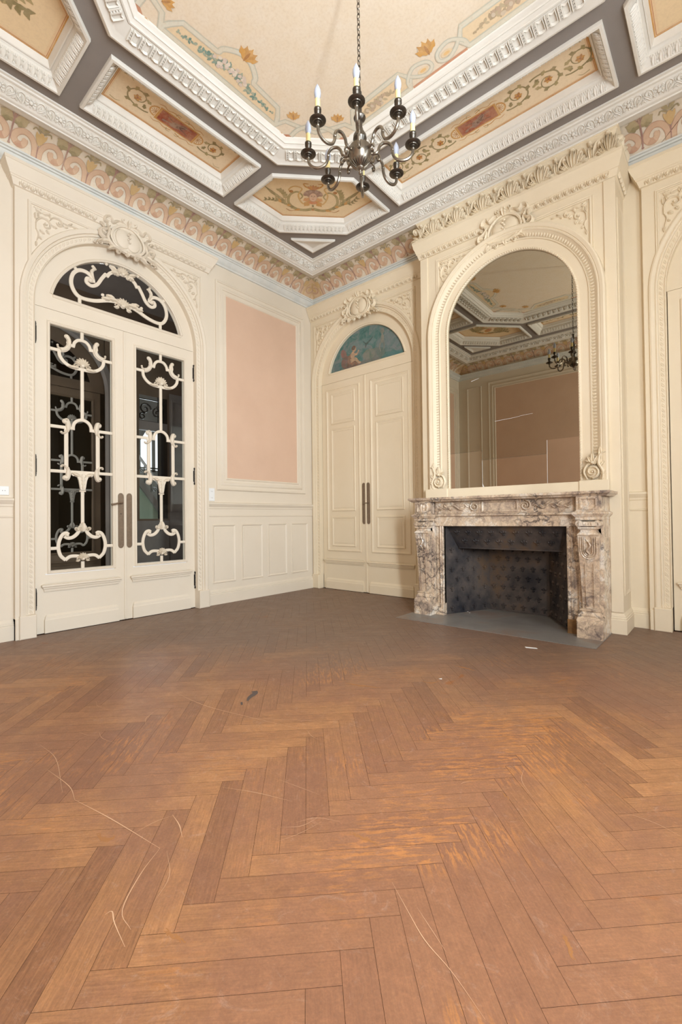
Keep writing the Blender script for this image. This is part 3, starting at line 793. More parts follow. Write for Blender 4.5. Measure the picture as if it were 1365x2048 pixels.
def paint_hex(path, kind):
    p = MB(); p.ppoly(path, G_PEACH, 0); border(p, path)
    p.ppoly(offs(path, .035, True), S(238, 212, 172), 1)
    if kind == 'mask':
        for sg in (-1, 1):
            p.stroke(cr([(0, -.19), (sg*.10, -.215), (sg*.20, -.19), (sg*.27, -.10), (sg*.25, .02), (sg*.17, .07), (sg*.115, .01), (sg*.15, -.05)], 5), .045, .012, C_GRN, 2, mid=.03)
            p.stroke(cr([(sg*.05, -.12), (sg*.12, -.10), (sg*.16, .02), (sg*.12, .12), (sg*.2, .15), (sg*.26, .10), (sg*.235, .06)], 5), .02, .012, S(214, 172, 110), 3)
            p.blob(sg*.235, .075, .022, .02, C_OCH2, 4)
            for k in range(8):
                a = -.3+k*.22; x0 = .14+k*.035; y0 = -.20+k*.016
                p.pleaf((sg*x0, y0), (sg*(x0+.075*math.cos(a)), y0+.085*math.sin(a)), .032, (C_OCH, C_GRN, C_GRN2)[k % 3], 4, 1)
            for k in range(6): p.pleaf((sg*(.30+.02*k), -.10+.02*k), (sg*(.34+.035*k), -.03+.035*k), .03, C_GRN2 if k % 2 else C_GRN, 4, 1)
            twig(p, sg*.30, -.06, (1.2 if sg > 0 else PI-1.2-.5), .15, C_GRN, 3)
            twig(p, sg*.36, -.10, (.25 if sg > 0 else PI-.25-.5), .15, C_GRN2, 3, 4, .02)
            p.pleaf((sg*.02, -.05), (sg*.10, -.15), .06, C_OCH, 5, 2); p.pleaf((sg*.03, -.02), (sg*.11, -.06), .05, S(214, 150, 96), 5, 2)
            p.stroke(cr([(sg*.30, -.20), (sg*.25, -.235), (sg*.20, -.215)], 4), .010, .004, C_OCH2, 3)
            p.stroke(cr([(sg*.02, .12), (sg*.08, .15), (sg*.10, .19), (sg*.05, .19)], 4), .022, .008, C_OCH, 3)
        for k in range(5): p.pleaf((0, .10), (.07*math.sin(-1+.5*k), .13+.05*math.cos(-1+.5*k)), .03, C_OCH if k % 2 else C_RUST, 4)
        hair, flesh, fsh = S(158, 124, 112), S(222, 184, 158), S(192, 142, 118)
        p.blob(0, .045, .088, .052, hair, 6)
        for k in range(9): p.blob(.085*math.cos(k*PI/8), .035+.055*math.sin(k*PI/8), .022, .02, S(176, 146, 132) if k % 2 else hair, 7)
        p.blob(0, -.005, .045, .068, fsh, 8); p.blob(0, .0, .041, .062, flesh, 9)
        for sg in (-1, 1): p.blob(sg*.016, .014, .009, .004, S(96, 70, 64), 10); p.stroke([(sg*.008, .025), (sg*.026, .025)], .003, .002, S(130, 96, 84), 10)
        p.stroke([(0, .018), (.003, -.008)], .003, .007, fsh, 10); p.blob(0, -.026, .012, .004, S(180, 96, 82), 10)
        p.blob(0, -.085, .05, .025, S(206, 122, 78), 7); p.blob(0, -.14, .012, .02, C_GRN2, 6); p.blob(0, -.20, .016, .016, C_OCH2, 6)
    else:
        for sg in (-1, 1):
            p.stroke(cr([(0, -.18), (sg*.12, -.16), (sg*.24, -.05), (sg*.22, .08), (sg*.13, .10), (sg*.10, .04)], 5), .05, .014, C_OCH, 2, mid=.03)
            p.blob(sg*.12, .055, .035, .035, C_OCH2, 3); p.blob(sg*.12, .055, .018, .018, C_RUST, 4)
            for a, L in ((.1, .22), (.6, .2), (1.1, .2), (1.6, .16)): twig(p, sg*.16, -.08, a if sg > 0 else PI-a-.5, L, C_GRN if a > .5 else C_GRN2, 3, 5, .034)
            for k in range(5): p.pleaf((sg*(.04+k*.05), -.17+k*.012), (sg*(.09+k*.055), -.10+k*.02), .05, C_GRN2 if k % 2 else C_GRN, 4, 2)
        p.blob(0, -.02, .06, .09, C_OCH, 4); p.blob(0, .0, .04, .065, C_RUST, 5); p.blob(0, .08, .03, .03, S(222, 184, 158), 5)
    return p
CL = {
 'h0': 'six-sided ceiling coffer painted with a face mask, in the corner above the pink panel',
 'h1': 'six-sided ceiling coffer with leafy painting, cut by the right edge of the photo',
 'h2': 'six-sided ceiling coffer with leafy painting, in the top left corner of the photo',
 'h3': 'six-sided ceiling coffer in the corner behind the viewer',
 'r0': 'rectangular ceiling coffer with red central tablet, along the glazed door wall',
 'r1': 'long rectangular ceiling coffer with red central tablet, above the fireplace wall',
 'r2': 'rectangular ceiling coffer with red central tablet, along the window wall',
 'r3': 'rectangular ceiling coffer with red tablet, above the wall opposite the fireplace'}
for k, hx in enumerate(hexes):
    c = (sum(p[0] for p in HEX)/6, sum(p[1] for p in HEX)/6); mu, mw = ((0, 0), (1, 0), (0, 1), (1, 1))[k]
    cc = ((5.55-c[0]) if mu else c[0], (4.95-c[1]) if mw else c[1])
    ang = {0: -PI/4, 1: PI/4, 2: -3*PI/4, 3: 3*PI/4}[k]
    root = thing('ceiling_coffer', FC @ T(cc[0], cc[1], 0) @ RotH(ang), CL['h%d' % k], 'ceiling coffer', 'six-sided painted ceiling coffers')
    ca, sa = math.cos(-ang), math.sin(-ang)
    lp = [((u-cc[0])*ca-(w-cc[1])*sa, (u-cc[0])*sa+(w-cc[1])*ca) for u, w in hx]
    f = MB(); f.sweep(lp, COFP, closed=True); band(f, lp, .053, .046, E_leaf, -.004, .95)
    f.build('coffer_frame', M['plaster'], root)
    p = paint_hex(offs(lp, .118, True), 'mask' if k == 0 else 'leaf')
    p.build('painted_panel', M['painting'], root, mx=T(0, 0, -.099), smooth=False, col=True)
for k, (rc, ang) in enumerate(zip(rects, (-PI/2, 0, PI/2, PI))):
    c = ((rc[0][0]+rc[2][0])/2, (rc[0][1]+rc[2][1])/2); wu, ww = rc[2][0]-rc[0][0], rc[2][1]-rc[0][1]
    A, B = (max(wu, ww)/2, min(wu, ww)/2)
    root = thing('ceiling_coffer', FC @ T(c[0], c[1], 0) @ RotH(ang), CL['r%d' % k], 'ceiling coffer', 'rectangular painted ceiling coffers')
    lp = rectpath(-A, A, -B, B); f = MB(); f.sweep(lp, COFP, closed=True); band(f, lp, .053, .046, E_leaf, -.004, .95)
    f.build('coffer_frame', M['plaster'], root)
    p = paint_rect(A-.118, B-.118, 3 if A > .9 else 1)
    p.build('painted_panel', M['painting'], root, mx=T(0, 0, -.099), smooth=False, col=True)
for k, tr in enumerate(tris):
    f = MB(); c = (sum(p[0] for p in tr)/3, sum(p[1] for p in tr)/3); lp = [(u-c[0], w-c[1]) for u, w in tr]
    f.sweep(lp, [(0, -.001), (0, .022), (.006, .028), (.022, .030), (.030, .018), (.05, .008), (.06, .004)], closed=True); f.poly(offs(lp, .055, True), .005)
    o = f.build('plaster_triangle', M['plaster'], mx=FC @ T(c[0], c[1], 0))
    tag(o, ('small white triangular ceiling moulding in the corner above the pink panel', 'small white triangular ceiling moulding in the window side corner beyond door',
            'small white triangular ceiling moulding in the corner beyond the glazed door', 'small white triangular ceiling moulding in the corner behind the viewer')[k], 'ceiling moulding', 'triangular ceiling mouldings')

# octagonal centre
E_strap = MB()
for x in (-.036, -.014): E_strap.box(x-.004, x+.004, -.038, .038, 0, .016)
for y in (-.028, -.010, .010, .028): E_strap.rleaf((-.025, y-.010), (-.025, y+.010), .014, .012, lobes=1, n=4)
E_strap.rib([(-.012, -.034), (.004, -.040), (.014, -.040), (.030, -.034)], .010, .012, taper=False)
E_strap.rib([(-.010, .034), (.004, .026), (.012, .026), (.028, .034)], .008, .010)
E_strap.rib([(.030, -.034), (.031, 0), (.028, .036)], .006, .010, taper=False)
f = MB()
root = thing('ceiling_rosette_frame', FC @ T(2.775, 2.475, 0), 'big eight-sided white moulding framing the pale painted centre of the ceiling', 'ceiling moulding')
lp = [(u-2.775, w-2.475) for u, w in OCT]
f.sweep(lp, [(0, -.002), (0, .030), (.006, .036), (.022, .040), (.030, .034), (.044, .030), (.058, .022), (.070, .020), (.156, .000), (.160, -.006), (.164, .004), (.176, .004), (.182, -.006), (.200, -.016), (.208, -.014), (.216, -.028), (.230, -.036), (.240, -.052)], closed=True)
band(f, lp, .113, .082, E_strap, .012, .235, margin=.045)
f.build('octagon_moulding', M['plaster'], root)
p = MB(); ip = offs(lp, .236, True)
CAN = S(240, 225, 204); PAN = S(240, 216, 180)
p.ppoly(ip, CAN, 0)
G1, G2 = S(204, 204, 190), S(228, 224, 208)
def strap(pts, layer=3, w=.046):
    p.stroke(pts, w, w, G1, layer); p.stroke(pts, w*.62, w*.62, G2, layer+1)
def gold(x, y, a, s=1, layer=6):
    p.blob(x+.03*s*math.cos(a), y+.03*s*math.sin(a), .055*s, .05*s, S(244, 226, 198), layer-1)
    for k in (-2, -1, 0, 1, 2):
        b = a+k*.52; p.pleaf((x-.02*s*math.cos(a), y-.02*s*math.sin(a)), (x+.085*s*math.cos(b), y+.085*s*math.sin(b)), .036*s, C_OCH if k % 2 else S(218, 162, 84), layer, 2)
    p.pleaf((x-.03*s*math.cos(a), y-.03*s*math.sin(a)), (x+.05*s*math.cos(a), y+.05*s*math.sin(a)), .02*s, C_OCH2, layer+1)
def bouquet(pts, flower, leafc, layer=3):
    rr = random.Random(5); q = cr(pts, 6)
    for i, (x, y) in enumerate(q):
        t = i/(len(q)-1); w = math.sin(PI*t)
        for k in range(4):
            a = rr.uniform(0, 2*PI); L = .02+.03*w
            p.pleaf((x, y), (x+L*math.cos(a), y+L*math.sin(a)), .014+.008*w, leafc[rr.randrange(len(leafc))], layer)
        if .3 < t < .7:
            for k in range(3): p.blob(x+rr.uniform(-.03, .03), y+rr.uniform(-.03, .03), .017, .014, flower[rr.randrange(len(flower))], layer+1, rr.random()*3, 8)
SX, SY = 2.775-1.19-.236, 2.475-1.19-.236          # half sizes of the painted octagon (along u, along w)
def side(mx, half, knot, fl, lc):
    """one long side; local x along the edge, y inwards from the edge"""
    global p
    main = p; p = MB()
    L = half-.30
    if not knot:
        pts = [(-L-.06, .02), (-L-.02, .09), (-L+.04, .165), (-.16, .18), (-.145, .23), (-.06, .29), (0, .30), (.06, .29), (.145, .23), (.16, .18), (L-.04, .165), (L+.02, .09), (L+.06, .02)]
        p.ppoly(pts, PAN, 1)
        strap(pts[:4]+cr(pts[3:10], 4)+pts[10:]); strap([(-L-.06, .02), (L+.06, .02)])
        gold(0, .30, PI/2, 1.1)
        bouquet([(-L+.05, .09), (-.2, .10), (0, .15), (.2, .10), (L-.05, .09)], [S(238, 226, 214), S(222, 206, 198)], [S(120, 158, 150), S(90, 140, 136), S(160, 176, 160)])
    else:
        for sg in (-1, 1):
            pts = [(sg*(L+.06), .02), (sg*(L+.02), .09), (sg*(L-.04), .175), (sg*.26, .185), (sg*.21, .10), (sg*.25, .02)]
            p.ppoly(pts, PAN, 1); strap(pts+[pts[0]])
            strap(cr([(sg*.25, .02), (sg*.235, .09), (sg*.15, .155), (sg*.05, .13), (sg*.03, .07), (sg*.09, .04), (sg*.16, .07), (sg*.215, .12)], 5), 4, .032)
            p.blob(sg*.10, .085, .045, .025, PAN, 3); p.blob(sg*.10, .085, .025, .012, S(240, 196, 132), 4)
            bouquet([(sg*(.32), .09), (sg*(.32+L)/2, .10), (sg*(L-.06), .09)], [S(214, 198, 178), S(196, 172, 150)], [S(178, 160, 134), S(196, 180, 150)])
        gold(0, .19, PI/2, 1.1)
        p.stroke([(-.23, .008), (.23, .008)], .028, .028, S(204, 142, 114), 2)
    q = p; p = main
    for v in q.v: pass
    b = len(p.v); p.v += [tuple(mx @ Vector(v)) for v in q.v]; p.f += [tuple(b+i for i in f_) for f_ in q.f]; p.c += q.c
for (cx, cy, a, half, knot) in ((-SX, 0, -PI/2, .775, False), (SX, 0, PI/2, .775, False), (0, -SY, 0, 1.075, True), (0, SY, PI, 1.075, True)):
    side(T(cx, cy, 0) @ RotH(a), half, knot, None, None)
for su in (-1, 1):
    for sw in (-1, 1):
        A = Vector((su*SX, sw*.675)); B = Vector((su*.975, sw*SY)); c = (A+B)/2; n = Vector((-su, -sw)).normalized(); t = (B-A).normalized()
        P = lambda x, y: tuple(c+t*x+n*y)
        strap([P(-.40, .10), P(-.26, .16), P(-.12, .10), P(0, .06), P(.12, .10), P(.26, .16), P(.40, .10)])
        strap(cr([P(-.22, .01), P(-.14, .09), P(0, .13), P(.14, .09), P(.22, .01)], 5), 4)
        for sg in (-1, 1):
            an = math.atan2(n.y, n.x)
            q = P(sg*.19, .20); gold(q[0], q[1], an, .8); q = P(sg*.33, .045); gold(q[0], q[1], an+PI, .55)
            p.stroke([P(sg*.20, .012), P(sg*.36, .012)], .024, .024, S(204, 142, 114), 2)
            e = P(sg*.36, .012); d2 = Vector((0, -sw)) if sg*1 < 0 else Vector((-su, 0))
p.build('painted_canvas', M['painting'], root, mx=T(0, 0, -.05), smooth=False, col=True)

# ================================================================== PLASTER ORNAMENT
def volute(mb, cx, cy, r, a0, turns, w, hh, h0=0, sx=1):
    q = [(cx+(x-cx)*sx, y) for x, y in spiral(cx, cy, r, r*.22, a0, turns, 16)]
    mb.rib(q, w, hh, h0, taper=False, w1=w*.6); mb.dome(cx, cy, w*.55, w*.55, h0, hh*1.15, n=8)
def cartouche_mesh():
    e = MB()
    e.dome(0, -.01, .15, .115, 0, .012, n=20)
    oval = [(.155*math.cos(a*PI/10)*(1-.12*math.sin(a*PI/10)), -.01+.125*math.sin(a*PI/10)) for a in range(20)]
    e.tube([(x, y, .022) for x, y in oval+oval[:1]], .013, 6, caps=False)
    e.dome(-.045, -.012, .075, .095, .008, .022, n=16, m=4); e.dome(.045, -.012, .075, .095, .008, .022, n=16, m=4)
    for k in range(5): e.dome((-1)**k*.008, .05-k*.022, .012, .011, .045-.002*k, .012, n=6, m=2)
    for sg in (-1, 1):
        # big outer straps and curled ears
        e.rib(cr([(sg*.03, .125), (sg*.09, .13), (sg*.14, .10), (sg*.165, .135), (sg*.205, .12), (sg*.215, .085), (sg*.185, .075)], 5), .030, .030, .008)
        e.rib(cr([(sg*.165, .055), (sg*.20, .01), (sg*.245, -.01), (sg*.25, -.055), (sg*.215, -.075), (sg*.195, -.05)], 5), .030, .028, .006)
        e.rib(cr([(sg*.195, .075), (sg*.17, .01), (sg*.185, -.06), (sg*.14, -.115), (sg*.07, -.125), (sg*.03, -.145)], 5), .032, .026, .004)
        volute(e, sg*.09, -.145, .028, PI/2, 1.1, .014, .02, 0, sg)
        volute(e, sg*.055, .152, .022, -PI/2, 1.0, .013, .03, .01, sg)
        for k, (bx, by, tx, ty, w) in enumerate(((.02, .11, .03, .175, .035), (.05, .11, .085, .16, .03), (.17, -.09, .25, -.125, .04), (.20, -.03, .275, -.03, .03), (.12, -.12, .185, -.165, .035), (.21, .03, .255, .055, .026), (.22, -.10, .285, -.145, .026))):
            e.rleaf((sg*bx, by), (sg*tx, ty), w, .02, .006, bend=sg*.006, lobes=2, n=6)
        for k in range(4): e.dome(sg*(.235+.02*k), -.135-.008*k+.014*(k % 2), .010, .010, 0, .014, n=6, m=2)
    e.rleaf((0, .10), (0, .19), .05, .034, .008, lobes=3); e.rleaf((0, -.11), (0, -.165), .05, .024, 0, lobes=2)
    e.dome(0, .155, .02, .02, .02, .022, n=8)
    return e
CART = None
def cartouche(root_mx, label):
    global CART
    if CART is None: CART = cartouche_mesh().build('plaster_cartouche', M['cream'], mx=root_mx); o = CART
    else:
        o = CART.copy(); o.data = CART.data.copy(); o.data.materials[0] = M['cream_warmlit']; COL.objects.link(o); o.matrix_world = root_mx
    tag(o, label, 'plaster ornament', 'scrolled cartouches over the arches'); return o
def spandrel_mesh(sg=1):
    """corner at (0,0), spreading right (sg=1) and down"""
    e = MB()
    f = lambda q: [(sg*x, y) for x, y in q]
    e.rib(f(cr([(.03, -.20), (.035, -.13), (.075, -.085), (.125, -.095), (.135, -.14), (.10, -.155), (.085, -.13)], 5)), .016, .014)
    e.rib(f(cr([(.13, -.085), (.16, -.045), (.21, -.04), (.23, -.075), (.20, -.095), (.18, -.075)], 5)), .015, .014)
    e.rib(f(cr([(.225, -.05), (.28, -.055), (.33, -.04)], 4)), .012, .011)
    e.rib(f(cr([(.03, -.19), (.05, -.24), (.035, -.30)], 4)), .012, .011)
    for bx, by, tx, ty, w in ((.03, -.03, .075, -.05, .03), (.03, -.06, .03, -.12, .025), (.08, -.045, .14, -.03, .028), (.06, -.10, .045, -.055, .02), (.15, -.11, .19, -.12, .03), (.11, -.17, .13, -.20, .028), (.06, -.19, .095, -.215, .028),
                              (.05, -.25, .075, -.27, .02), (.24, -.08, .275, -.075, .022), (.28, -.045, .31, -.025, .016), (.31, -.05, .36, -.05, .016), (.035, -.30, .03, -.345, .018), (.14, -.06, .13, -.02, .02)):
        e.rleaf((sg*bx, by), (sg*tx, ty), w, .012, lobes=2, n=6)
    e.dome(sg*.105, -.125, .014, .014, 0, .016, n=8); e.dome(sg*.205, -.07, .012, .012, 0, .014, n=8)
    for k in range(5): e.dome(sg*(.02+.012*k), -.018-.005*(k % 2), .006, .006, 0, .008, n=6, m=2)
    return e
def spandrel_frame(e, sg, h):
    pts = [(sg*.80, 3.10), (sg*.80, 3.61), (sg*.20, 3.61)]
    if sg > 0: pts = pts[::-1]
    e.sweep(pts, [(-.014, h), (-.012, h+.010), (-.006, h+.014), (.004, h+.008), (.010, h+.012), (.014, h)])

def egg_row(mb, u0, u1, w, h, step=.060, ru=.013, rw=.019):
    n = max(1, round((u1-u0)/step))
    for k in range(n):
        u = u0+(k+.5)*(u1-u0)/n
        mb.dome(u, w+.002, ru, rw, h, .012, n=8, m=3); mb.rib([(u-.021, w+.021), (u-.019, w-.006), (u-.008, w-.021), (u+.008, w-.021), (u+.019, w-.006), (u+.021, w+.021)], .006, .010, h, taper=False)
        mb.rleaf((u-(u1-u0)/n*.5, w+.018), (u-(u1-u0)/n*.5, w-.022), .010, .008, h, lobes=1, n=4)
CORN_P = [(0, 3.688), (.012, 3.693), (.014, 3.70), (.030, 3.742), (.036, 3.745), (.038, 3.755), (.044, 3.760), (.048, 3.775), (.062, 3.795), (.076, 3.825), (.080, 3.842), (.086, 3.846), (.086, 3.868), (.0, 3.88)]
CAS = [(.012, -.10), (0, -.10), (0, .032), (.006, .036), (.010, .026), (.052, .030), (.056, .044), (.066, .048), (.072, .044), (.076, .058), (.100, .066), (.112, .062), (.118, .050), (.118, .04)]

def twist_band(mb, path, a, h, step=.042):
    """small leaf-and-twist ornament following an arch"""
    q = offs(path, a)
    for c, t in along(q, step):
        n = Vector((-t.y, t.x)); d = (t*.9+n*.55).normalized()
        mb.rleaf(tuple(c-d*.020), tuple(c+d*.022), .018, .0045, h, bend=.004, lobes=1, n=4)
        mb.dome(c.x+n.x*.012-t.x*.01, c.y+n.y*.012-t.y*.01, .005, .005, h, .0058, n=5, m=2)

def surround(fr, uc, wl, wr, mat, label, lun, cart_label):
    root = thing('door_surround', fr @ T(uc, 0, 0), label, 'door surround', 'arched door surrounds')
    H = .05
    # bay panel with the arch cut out
    e = MB(); R = .84
    arch = archpath(0, R, ARC_C, 0, 40)
    loop = [(wl, 0)]+arch+[(wr, 0), (wr, 3.87), (wl, 3.87)]
    e.tess([loop], H)
    for x in (wl, wr): e.add([(x, 0, 0), (x, 0, H), (x, 3.87, H), (x, 3.87, 0)], [(0, 1, 2, 3)])
    for sg in (-1, 1): spandrel_frame(e, sg, H)
    e.build('bay_panel', mat, root, smooth=False)
    # casing
    e = MB(); path = archpath(0, .755, ARC_C, .19, 40); e.sweep(path, CAS); twist_band(e, path, .031, .026)
    e.build('arch_casing', mat, root)
    for sg in (-1, 1):
        e = MB(); a, b = sorted((sg*.757, sg*.876)); e.box(a, b, 0, .19, -.03, .074, .006)
        e2 = MB(); a, b = sorted((sg*.876, wr if sg > 0 else wl)); e.box(a, b, 0, .17, 0, .062, .004)
        e.build('plinth_block', mat, root, smooth=False)
    # cornice with egg moulding
    e = MB(); plan(e, ([(wl, 0)] if abs(uc+wl) > .05 else [])+[(wl, H), (wr, H), (wr, 0)], CORN_P)
    egg_row(e, wl+.03, -.27, 3.718, H+.016); egg_row(e, .27, wr-.03, 3.718, H+.016)
    e.build('egg_cornice', mat, root)
    for sg in (-1, 1):
        s = spandrel_mesh(-sg); s.build('spandrel_ornament', mat, root, mx=T(sg*.785, 3.60, H))
    # tympanum with half-round opening
    e = MB(); rl = .62; a0 = math.asin(.13/rl); out = .76
    inner = [(rl*math.cos(PI-a0-(PI-2*a0)*i/32), ARC_C+rl*math.sin(PI-a0-(PI-2*a0)*i/32)) for i in range(33)]
    if lun != 'none':
        loop = [(-out, 2.805), (-out, 2.81)]+arc(0, ARC_C, out, PI-.02, .02, 32)+[(out, 2.805)]
        e.tess([loop, inner[::-1]], -.03)
        fp = inner+[inner[0]]
        e.sweep(inner, [(0, -.075), (0, -.022), (.010, -.016), (.020, -.022), (.026, -.03)])
        e.sweep([inner[-1], inner[0]], [(0, -.075), (0, -.022), (.010, -.016), (.020, -.022), (.026, -.03)])
    else:
        e.tess([[(-out, 2.805)]+arc(0, ARC_C, out, PI-.02, .02, 32)+[(out, 2.805)]], -.03)
    e.box(-.755, .755, 2.797, 2.806, -.09, -.027)
    e.build('tympanum', mat, root, smooth=False)
    if cart_label: cartouche(fr @ T(uc, 3.645, H+.015), cart_label)
    return root, inner

rootL, innerL = surround(FL, DCS['l'], -.902, .890, M['cream'], 'cream arched door surround framing the glazed double door with white tracery', 'glass', 'scrolled plaster cartouche above the arch of the glazed double door')
rootB, innerB = surround(FB, DCS['b'], -.880, .895, M['cream_warmlit'], 'cream arched door surround with oval cherub painting, between corner and fireplace'.replace('oval ', ''), 'paint', 'scrolled plaster cartouche above the cherub painting')
rootR, innerR = surround(FB, DCS['r'], -.905, .895, M['cream_warmlit'], 'cream arched door surround to the right of the fireplace, cut by the photo edge', 'none', 'scrolled plaster cartouche above the door right of the fireplace')

# oil painting in the half-round over the middle door
p = MB()
def oc(r, g, b, a=1): c = S(r, g, b); return (c[0], c[1], c[2], a)
p.cur = (0, 0, 0, 0); p.poly(innerB, 0)
Z0 = 2.93
def pb(x, y, rx, ry, col, l, rot=0): p.blob(x, Z0+y, rx, ry, col, l, rot, 14)
for x, y, rx, ry, c in ((.35, .20, .18, .12, oc(130, 132, 134, .6)), (.15, .10, .16, .08, oc(116, 112, 100, .7)), (.05, .12, .10, .07, oc(142, 128, 104, .6)), (-.30, .04, .22, .04, oc(110, 100, 88, .8)), (0, .03, .25, .03, oc(120, 108, 96, .8)), (-.05, .28, .22, .06, oc(124, 140, 138, .5)), (-.47, .07, .08, .06, oc(60, 104, 108, .6)), (.44, .04, .12, .03, oc(74, 122, 124, .6))): pb(x, y, rx, ry, c, 1)
red, fl, fd = oc(132, 82, 66, .9), oc(206, 162, 124, .95), oc(158, 104, 76, .95)
pb(-.37, .22, .045, .07, oc(160, 96, 84, .85), 2, .5); pb(-.32, .10, .10, .085, red, 3); pb(-.21, .06, .11, .05, oc(128, 78, 58, .9), 3)
pb(-.245, .13, .055, .075, fd, 4, -.4); pb(-.215, .17, .038, .045, fl, 5); pb(-.19, .245, .034, .038, fl, 5); pb(-.20, .262, .036, .028, oc(120, 72, 48, .95), 6, .4)
p.stroke(cr([(-.21, Z0+.18), (-.15, Z0+.17), (-.11, Z0+.215)], 4), .035, .018, fl, 6)
p.stroke(cr([(-.25, Z0+.10), (-.17, Z0+.11), (-.12, Z0+.06), (-.08, Z0+.045)], 4), .055, .02, fl, 6); p.stroke(cr([(-.24, Z0+.06), (-.16, Z0+.055), (-.10, Z0+.03)], 4), .05, .02, fd, 5)
p.stroke(cr([(-.04, Z0+.31), (0, Z0+.27), (.03, Z0+.27), (.08, Z0+.30), (.12, Z0+.33)], 4), .006, .006, oc(76, 70, 66, .85), 5, mid=.03); pb(.005, .245, .012, .032, oc(76, 70, 66, .85), 6, -.3)
pb(.265, .36, .03, .035, oc(150, 128, 110, .7), 4); pb(.265, .27, .026, .06, oc(168, 144, 126, .7), 4); p.stroke(cr([(.25, Z0+.24), (.22, Z0+.18), (.235, Z0+.11)], 4), .03, .014, oc(160, 138, 122, .7), 4); p.stroke(cr([(.28, Z0+.24), (.29, Z0+.16), (.27, Z0+.10)], 4), .03, .014, oc(150, 130, 118, .6), 4)
p.pleaf((.29, Z0+.30), (.37, Z0+.36), .05, oc(146, 142, 144, .6), 4)
o = p.build('lunette_painting', M['oil'], mx=FB @ T(DCS['b'], 0, -.06), smooth=False, col=True)
tag(o, 'half-round teal oil painting of a cherub on clouds above the middle door', 'painting')

# ================================================================== DOORS
_bk = [0]
def bar(mb, pts, w=.027, h0=-.006, h1=.008):
    _bk[0] = (_bk[0]+1) % 40; h1 += _bk[0]*2e-5; h0 -= _bk[0]*2e-5
    mb.sweep(pts, [(-w/2, h0), (-w/2, h1-.003), (-w*.30, h1), (w*.30, h1), (w/2, h1-.003), (w/2, h0)], caps=True)
def ball(mb, x, y, r=.02, h=.012): mb.dome(x, y, r, r, .002, h, n=10); mb.dome(x, y, r*.45, r*.45, .010, h*.6, n=8, m=2)
def shell(mb, x, y, s=1.0, up=1, side_leaves=0):
    for k in range(-3, 4):
        a = PI/2*up+k*.42; mb.rleaf((x, y-.01*up*s), (x+.062*s*math.cos(a), y+.058*s*math.sin(a)), .026*s, .018, .004, lobes=1, n=6)
    mb.dome(x, y-.012*up, .022*s, .020*s, .004, .020, n=8)
    for sg in (-1, 1):
        volute(mb, x+sg*.045*s, y-.018*up*s, .020*s, 0, 1, .011*s, .014, .004, sg)
        for k in range(side_leaves):
            mb.rleaf((x+sg*(.045+.03*k)*s, y-.01*k*s), (x+sg*(.095+.035*k)*s, y+(.022-.004*k)*s), .030*s, .014, .004, lobes=2, n=6)
    if side_leaves == 0:
        for sg in (-1, 1): mb.rleaf((x+sg*.03*s, y-.03*up*s), (x+sg*.075*s, y-.035*up*s), .022*s, .012, .004, lobes=1, n=5)
